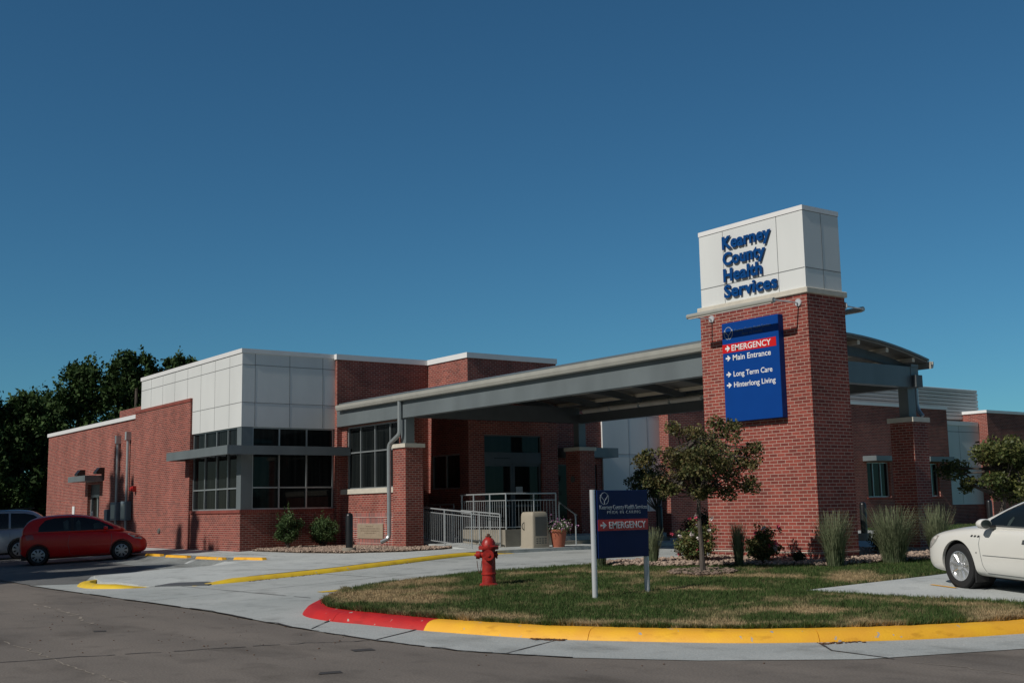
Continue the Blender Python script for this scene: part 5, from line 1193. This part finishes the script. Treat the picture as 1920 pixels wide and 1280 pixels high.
def wheel(parent, x, y, r, wd, style):
    s = 1 if y > 0 else -1
    pr = [(r * 0.66, -wd / 2 + 0.01), (r * 0.80, -wd / 2), (r * 0.95, -wd / 2 + 0.012), (r, -wd / 2 + 0.04), (r, wd / 2 - 0.04), (r * 0.95, wd / 2 - 0.012), (r * 0.80, wd / 2), (r * 0.68, wd / 2 - 0.008), (r * 0.655, wd / 2 - 0.05)]
    w_ = MB().lathe([(a, h * s) for a, h in pr], 36, (x, y, r), 'y').build("wheel", RUBBER, parent, smooth=True)
    yo = y + s * (wd / 2 - 0.012)
    if style == 'spoke':
        MB().lathe([(r * 0.62, -0.12 * s), (r * 0.655, -0.02 * s), (r * 0.672, 0.0), (r * 0.64, 0.002 * s), (r * 0.625, -0.03 * s)], 36, (x, yo, r), 'y').build("rim", CHROME, w_, smooth=True)
        MB().lathe([(0.0, -0.10 * s), (r * 0.63, -0.10 * s), (r * 0.63, -0.105 * s), (0, -0.105 * s)], 30, (x, yo, r), 'y').build("brake_shade", DARK, w_)
        mb = MB()
        for i in range(9):
            a = 2 * math.pi * i / 9 + 0.2; u = Vector((math.cos(a), 0, math.sin(a))); v = Vector((-math.sin(a), 0, math.cos(a)))
            mb.prism([(r * 0.10, -r * 0.065), (r * 0.64, -r * 0.045), (r * 0.64, r * 0.045), (r * 0.10, r * 0.065)], (x, yo - s * 0.045, r), u, v, (0, s, 0), 0.035)
        mb.build("spokes", CHROME, w_, bevel=0.006)
        MB().lathe([(r * 0.19, -0.04 * s), (r * 0.18, 0.0), (r * 0.12, 0.008 * s), (0, 0.01 * s)], 20, (x, yo, r), 'y').build("hub_cap", CHROME, w_, smooth=True)
    else:
        MB().lathe([(r * 0.67, -0.03 * s), (r * 0.665, 0.0), (r * 0.60, 0.008 * s), (r * 0.3, 0.018 * s), (0, 0.02 * s)], 36, (x, yo, r), 'y').build("hubcap", WHEELSIL, w_, smooth=True)
        mb = MB()
        for i in range(8):
            a = 2 * math.pi * (i + 0.5) / 8; u = Vector((math.cos(a), 0, math.sin(a))); v = Vector((-math.sin(a), 0, math.cos(a)))
            mb.prism([(r * 0.30, -r * 0.03), (r * 0.57, -r * 0.10), (r * 0.60, 0), (r * 0.57, r * 0.10), (r * 0.30, r * 0.03)], (x, yo, r), u, v, (0, s, 0), 0.0205)
        mb.build("slots", DARK, w_)
    return w_

def body_ring(x, zb, zs, zt, w_):
    zm = zb + (zs - zb) * 0.45
    return [(x, 0, zb), (x, w_ * 0.70, zb), (x, w_ * 0.93, zb + 0.03), (x, w_ * 0.985, zb + (zm - zb) * 0.5), (x, w_, zm), (x, w_ * 0.995, zm + (zs - zm) * 0.6), (x, w_ * 0.965, zs), (x, w_ * 0.88, zs + (zt - zs) * 0.62), (x, w_ * 0.60, zt - (zt - zs) * 0.08), (x, 0, zt)]
def cab_ring(x, zr, wb, wr, zb):
    return [(x, 0, zb - 0.06), (x, wb * 0.9, zb - 0.06), (x, wb, zb), (x, wb + (wr - wb) * 0.42 + 0.02, zb + (zr - zb) * 0.45), (x, wr + 0.03, zb + (zr - zb) * 0.86), (x, wr * 0.88, zr - 0.012), (x, wr * 0.45, zr), (x, 0, zr)]

def place(t, x, y, heading, lift=0.014):
    """stand a car on the slope of the ground"""
    h = R(heading); f = Vector((math.cos(h), math.sin(h), 0)); l = Vector((-f.y, f.x, 0))
    zz = lambda p: base(p.x, p.y)
    c = Vector((x, y, 0)); k = (zz(c + f * 1.3) - zz(c - f * 1.3)) / 2.6; q = (zz(c + l * 0.75) - zz(c - l * 0.75)) / 1.5
    f3 = Vector((f.x, f.y, k)).normalized(); l3 = Vector((l.x, l.y, q)); l3 = (l3 - f3 * l3.dot(f3)).normalized(); u3 = f3.cross(l3)
    zc = (zz(c + f * 1.3) + zz(c - f * 1.3)) / 2 + lift
    t.matrix_world = Matrix(((f3.x, l3.x, u3.x, x), (f3.y, l3.y, u3.y, y), (f3.z, l3.z, u3.z, zc), (0, 0, 0, 1)))

def car(name, label, cat, st, cab, zbelt, axles, r, track, paint, style, arch_r):
    t = thing(name, label, cat, local=True)
    me = loft_car([body_ring(*s) for s in st], 2, [(ax, r + 0.01, arch_r) for ax in axles])
    bv = bvh_of(me); finish("body", me, paint, t, smooth=True, sharp=35, org=Vector((0, 0, 0)), recalc=False)
    cm = loft_car([cab_ring(*s, zbelt(s[0])) for s in cab], 2); cv = bvh_of(cm); finish("cabin", cm, paint, t, smooth=True, sharp=50, org=Vector((0, 0, 0)), recalc=False)
    for ax in axles:
        for s in (-1, 1):
            wheel(t, ax, s * track, r, 0.21, style)
            MB().lathe([(arch_r - 0.004, s * 0.50), (arch_r - 0.004, s * (track + 0.06)), (arch_r - 0.012, s * (track + 0.06)), (arch_r - 0.012, s * 0.50)], 40, (ax, 0, r + 0.01), 'y').build("wheel_well", DARK, t)
    mb = MB(); mb.box(axles[1] - 0.5, axles[0] + 0.6, -0.55, 0.55, 0.16, 0.30); mb.build("underbody", PLASTIC, t)
    return t, bv, cv

# white sedan, seen from its left side
wc, bv, cv = car("parked_car", "white sedan with chrome spoked wheel parked at the right edge of the lawn", "car",
    [(2.34, .36, .56, .62, .56), (2.29, .25, .64, .71, .76), (2.14, .20, .71, .80, .855), (1.90, .19, .77, .87, .905), (1.50, .19, .82, .935, .925), (1.10, .19, .86, .975, .93), (.80, .19, .885, .985, .93), (.35, .19, .90, .95, .93), (-.4, .19, .92, .96, .93), (-1.2, .19, .95, .99, .93), (-1.7, .2, .97, 1.03, .92), (-2.2, .22, .97, 1.05, .88), (-2.45, .28, .93, 1.01, .80), (-2.55, .42, .86, .91, .66)],
    [(1.12, .985, .82, .78), (.85, 1.10, .85, .73), (.50, 1.28, .86, .66), (.15, 1.41, .86, .61), (-.25, 1.455, .86, .60), (-.75, 1.455, .86, .60), (-1.15, 1.41, .85, .60), (-1.5, 1.28, .84, .62), (-1.85, 1.08, .82, .68), (-1.98, 1.01, .80, .72)],
    lambda x: 0.93 if x > 0 else 0.93 - 0.03 * x * (x > -1.6) + 0.045 * (x <= -1.6), (1.405, -1.405), 0.335, 0.80, CARWHITE, 'spoke', 0.385)
for v in ('+y', '-y'):
    patch("door_glass", cv, [(.78, .985), (.74, 1.06), (.48, 1.20), (.18, 1.325), (-.18, 1.385), (-.26, 1.385), (-.26, .985)], v, CARGLASS, wc, 0.012)
    patch("door_glass", cv, [(-.34, .985), (-.34, 1.385), (-.80, 1.38), (-1.12, 1.32), (-1.38, 1.17), (-1.45, 1.00)], v, CARGLASS, wc, 0.012)
    seam("door_seam", bv, [(.86, .90), (.90, .70), (.84, .38), (.78, .27)], v, 0.009, JOINT, wc); seam("door_seam", bv, [(-.30, .95), (-.30, .60), (-.36, .30), (-.40, .27)], v, 0.009, JOINT, wc)
    seam("sill_seam", bv, [(.78, .27), (-.40, .265), (-1.0, .27)], v, 0.012, JOINT, wc)
    seam("side_moulding", bv, [(.82, .555), (-.27, .565)], v, 0.030, CARWHITE, wc, 0.010); seam("side_moulding", bv, [(-.33, .566), (-1.0, .57)], v, 0.030, CARWHITE, wc, 0.010)
    seam("moulding_painted_shadow", bv, [(.82, .536), (-.27, .546)], v, 0.008, JOINT, wc, 0.006)  # dark strip painting the shade line below the raised moulding
    patch("door_handle", bv, [(-.02, .755), (-.20, .765), (-.22, .785), (-.16, .80), (-.04, .795)], v, DGREYM, wc, 0.02); patch("handle_recess", bv, [(0.0, .745), (-.22, .755), (-.22, .81), (-.02, .805)], v, PLASTIC, wc, 0.004)
    for i in range(3): patch("fender_port", bv, [(1.09 - i * .075, .795), (1.05 - i * .075, .795), (1.03 - i * .075, .822), (1.07 - i * .075, .822)], v, PLASTIC, wc, 0.006)
    patch("side_marker", bv, [(.97, .555), (.95, .555), (.95, .575), (.97, .575)], v, PLASTIC, wc, 0.004)
    patch("headlamp", bv, [(2.26, .55), (2.10, .57), (1.94, .68), (1.88, .77), (2.02, .765), (2.22, .68)], v, LAMP, wc, 0.006)
    s = 1 if v == '+y' else -1
    mb = MB(); mb.lathe([(0.0, 0.10), (0.06, 0.09), (0.085, 0.04), (0.088, -0.03), (0.08, -0.045), (0.0, -0.046)], 20, (0, 0, 0), 'x')
    mb.v = [(0.66 + x_, s * (1.0 + y_ * 1.25), 1.005 + z_ * 0.85) for x_, y_, z_ in mb.v]; mb.build("mirror", CARWHITE, wc, smooth=True)
    mb = MB(); mb.lathe([(0.0, -0.046), (0.072, -0.0465), (0.072, -0.049), (0, -0.05)], 20, (0, 0, 0), 'x'); mb.v = [(0.66 + x_, s * (1.0 + y_ * 1.25), 1.005 + z_ * 0.85) for x_, y_, z_ in mb.v]; mb.build("mirror_glass", CARGLASSL, wc)
    MB().box(0.60, 0.70, s * 0.84, s * 0.94, 0.955, 0.985).build("mirror_arm", PLASTIC, wc)
    MB().box(1.02, 1.05, s * 0.68, s * 0.90, 0.12, 0.33).build("mud_flap", PLASTIC, wc)
for v in ('+y', '-y'):
    patch("pillar_trim", cv, [(-.26, .985), (-.26, 1.385), (-.34, 1.385), (-.34, .985)], v, PLASTIC, wc, 0.013)
    patch("seat_seen_through_glass", cv, [(-.06, .99), (-.24, .99), (-.26, 1.20), (-.20, 1.31), (-.10, 1.30), (-.08, 1.18)], v, CARGLASSL, wc, 0.0145)
    patch("wheel_seen_through_glass", cv, [(.36, .99), (.30, .99), (.24, 1.10), (.27, 1.12), (.33, 1.06)], v, CARGLASSL, wc, 0.0145)
    seam("window_trim", cv, [(.80, .978), (-.30, .978), (-1.45, .99)], v, 0.014, DGREYM, wc, 0.014)
patch("windscreen", cv, [(-.66, 1.03), (.66, 1.03), (.52, 1.36), (-.52, 1.36)], '+x', CARGLASS, wc, 0.012); patch("rear_glass", cv, [(-.6, 1.1), (.6, 1.1), (.5, 1.36), (-.5, 1.36)], '-x', CARGLASS, wc)
patch("grille", bv, [(-.35, .46), (.35, .46), (.38, .60), (-.38, .60)], '+x', CHROME, wc); patch("bumper_intake", bv, [(-.55, .30), (.55, .30), (.5, .38), (-.5, .38)], '+x', PLASTIC, wc)
hw = R(161.5); place(wc, -10.685 - 1.405 * math.cos(hw) + 0.84 * math.sin(hw), 16.325 - 1.405 * math.sin(hw) - 0.84 * math.cos(hw), 161.5, lift=0.115)

# red hatchback, seen from its right side
rc, bv, cv = car("parked_car", "red two door hatchback parked nose in to the yellow wheel stops", "car",
    [(2.03, .33, .50, .55, .42), (1.97, .22, .58, .64, .62), (1.78, .18, .68, .77, .755), (1.45, .17, .77, .89, .82), (1.1, .17, .85, .97, .84), (.9, .17, .88, 1.0, .845), (.4, .17, .91, .96, .845), (-.4, .17, .94, .98, .845), (-1.0, .18, .97, 1.01, .84), (-1.45, .2, .98, 1.03, .80), (-1.68, .27, .95, 1.0, .74), (-1.79, .38, .84, .90, .62)],
    [(1.40, .95, .72, .68), (1.0, 1.15, .76, .65), (.55, 1.38, .77, .59), (.1, 1.49, .77, .57), (-.5, 1.525, .77, .56), (-1.1, 1.495, .76, .56), (-1.45, 1.43, .75, .57), (-1.62, 1.26, .73, .60), (-1.72, 1.02, .70, .64)],
    lambda x: 0.94, (1.23, -1.23), 0.298, 0.735, CARRED, 'hubcap', 0.345)
for v in ('+y', '-y'):
    patch("door_glass", cv, [(1.02, .985), (.98, 1.06), (.52, 1.29), (.10, 1.405), (-.18, 1.42), (-.18, .995)], v, CARGLASS, rc, 0.010)
    patch("quarter_glass", cv, [(-.27, 1.0), (-.27, 1.425), (-.75, 1.42), (-1.02, 1.36), (-1.20, 1.17), (-1.22, 1.02)], v, CARGLASS, rc, 0.010)
    patch("pillar_trim", cv, [(-.18, .995), (-.18, 1.42), (-.27, 1.425), (-.27, 1.0)], v, PLASTIC, rc, 0.0115)
    patch("seat_seen_through_glass", cv, [(.02, 1.0), (-.10, 1.0), (-.12, 1.25), (-.04, 1.33), (.02, 1.25)], v, CARGLASSL, rc, 0.0125); patch("light_through_glass", cv, [(.80, 1.03), (.42, 1.03), (.40, 1.18), (.56, 1.22), (.76, 1.11)], v, CARGLASSL, rc, 0.0125)
    patch("light_through_glass", cv, [(-.34, 1.03), (-.46, 1.03), (-.50, 1.28), (-.38, 1.36), (-.33, 1.3)], v, CARGLASSL, rc, 0.0125)
    seam("door_seam", bv, [(.92, .92), (.95, .6), (.86, .28), (.80, .23)], v, 0.008, JOINT, rc); seam("door_seam", bv, [(-.30, .94), (-.36, .6), (-.30, .30), (-.2, .23), (.80, .23)], v, 0.008, JOINT, rc)
    patch("door_handle", bv, [(-.06, .83), (-.24, .835), (-.24, .862), (-.06, .857)], v, CARRED, rc, 0.02)
    patch("tail_lamp", bv, [(-1.34, .80), (-1.55, .78), (-1.62, .95), (-1.38, .95)], v, TAIL, rc, 0.006); patch("headlamp", bv, [(1.86, .60), (1.62, .66), (1.42, .80), (1.50, .83), (1.72, .76), (1.88, .66)], v, LAMP, rc, 0.006)
    s = 1 if v == '+y' else -1
    mb = MB(); mb.lathe([(0.0, 0.09), (0.05, 0.08), (0.07, 0.03), (0.07, -0.035), (0.0, -0.04)], 16, (0, 0, 0), 'x'); mb.v = [(0.74 + a, s * (0.90 + b_ * 1.2), 1.03 + c_ * 0.85) for a, b_, c_ in mb.v]; mb.build("mirror", CARRED, rc, smooth=True)
    MB().box(0.70, 0.78, s * 0.76, s * 0.85, 0.99, 1.015).build("mirror_arm", PLASTIC, rc)
patch("windscreen", cv, [(-.60, 1.06), (.60, 1.06), (.50, 1.43), (-.50, 1.43)], '+x', CARGLASS, rc); patch("rear_glass", cv, [(-.60, 1.08), (.60, 1.08), (.52, 1.38), (-.52, 1.38)], '-x', CARGLASS, rc)
patch("rear_bumper_trim", bv, [(-.6, .30), (.6, .30), (.6, .38), (-.6, .38)], '-x', PLASTIC, rc); patch("number_plate", bv, [(-.16, .62), (.16, .62), (.16, .74), (-.16, .74)], '-x', PAPER, rc)
patch("rear_fog_lamp", bv, [(-.66, .44), (-.58, .44), (-.58, .52), (-.66, .52)], '-x', LAMP, rc); patch("grille", bv, [(-.5, .34), (.5, .34), (.5, .46), (-.5, .46)], '+x', PLASTIC, rc)
hr_ = R(74); mx_, my_ = (-38.27 - 37.68) / 2, (10.24 + 12.48) / 2
place(rc, mx_ - 0.80 * math.sin(hr_) - 0.20, my_ + 0.80 * math.cos(hr_) - 0.28, 74)

# silver van beyond it, backed into its stall
vn, bv, cv = car("parked_van", "silver van parked beside the red hatchback, cut off by the left edge", "van",
    [(2.5, .36, .60, .66, .58), (2.42, .25, .70, .80, .80), (2.1, .2, .82, .94, .92), (1.6, .2, .92, 1.06, .97), (1.2, .2, .98, 1.10, .98), (.5, .2, 1.0, 1.05, .98), (-1, .2, 1.02, 1.06, .98), (-2, .22, 1.03, 1.07, .97), (-2.4, .28, 1.02, 1.06, .92), (-2.52, .4, .95, 1.0, .84)],
    [(1.65, 1.05, .84, .80), (1.1, 1.32, .89, .75), (.6, 1.58, .90, .70), (.1, 1.70, .90, .68), (-.8, 1.76, .90, .68), (-1.6, 1.73, .89, .68), (-2.05, 1.64, .87, .67), (-2.35, 1.38, .85, .70), (-2.46, 1.10, .83, .74)],
    lambda x: 1.02, (1.5, -1.5), 0.345, 0.83, CARSILV, 'hubcap', 0.395)
for v in ('+y', '-y'):
    patch("side_glass", cv, [(1.25, 1.08), (.62, 1.42), (.20, 1.56), (-.1, 1.58), (-.1, 1.08)], v, CARGLASS, vn, 0.012); patch("side_glass", cv, [(-.18, 1.08), (-.18, 1.585), (-.9, 1.62), (-1.15, 1.61), (-1.15, 1.08)], v, CARGLASS, vn, 0.012); patch("side_glass", cv, [(-1.22, 1.08), (-1.22, 1.61), (-1.7, 1.58), (-2.0, 1.50), (-2.2, 1.30), (-2.22, 1.10)], v, CARGLASS, vn, 0.012)
    seam("door_seam", bv, [(-.14, 1.02), (-.14, .3)], v, 0.009, JOINT, vn); seam("door_seam", bv, [(-1.18, 1.03), (-1.20, .75)], v, 0.009, JOINT, vn)
    patch("door_handle", bv, [(-.95, .90), (-1.12, .90), (-1.12, .93), (-.95, .93)], v, CARSILV, vn, 0.02); patch("tail_lamp", bv, [(-2.18, .82), (-2.40, .80), (-2.44, 1.0), (-2.25, 1.02)], v, TAIL, vn, 0.006)
    patch("headlamp", bv, [(2.3, .68), (2.0, .74), (1.85, .86), (2.05, .88)], v, LAMP, vn, 0.006)
patch("windscreen", cv, [(-.72, 1.16), (.72, 1.16), (.60, 1.60), (-.60, 1.60)], '+x', CARGLASS, vn); patch("rear_glass", cv, [(-.68, 1.18), (.68, 1.18), (.58, 1.56), (-.58, 1.56)], '-x', CARGLASS, vn)
MB().box(-2.0, -0.4, 0.60, 0.63, 1.73, 1.775).build("roof_rail", BLACKP, vn)
hv = R(255); place(vn, -44.3 + 1.5 * math.cos(hv) + 0.83 * math.sin(hv), 10.75 + 1.5 * math.sin(hv) - 0.83 * math.cos(hv), 255)
bpy.context.view_layer.update()
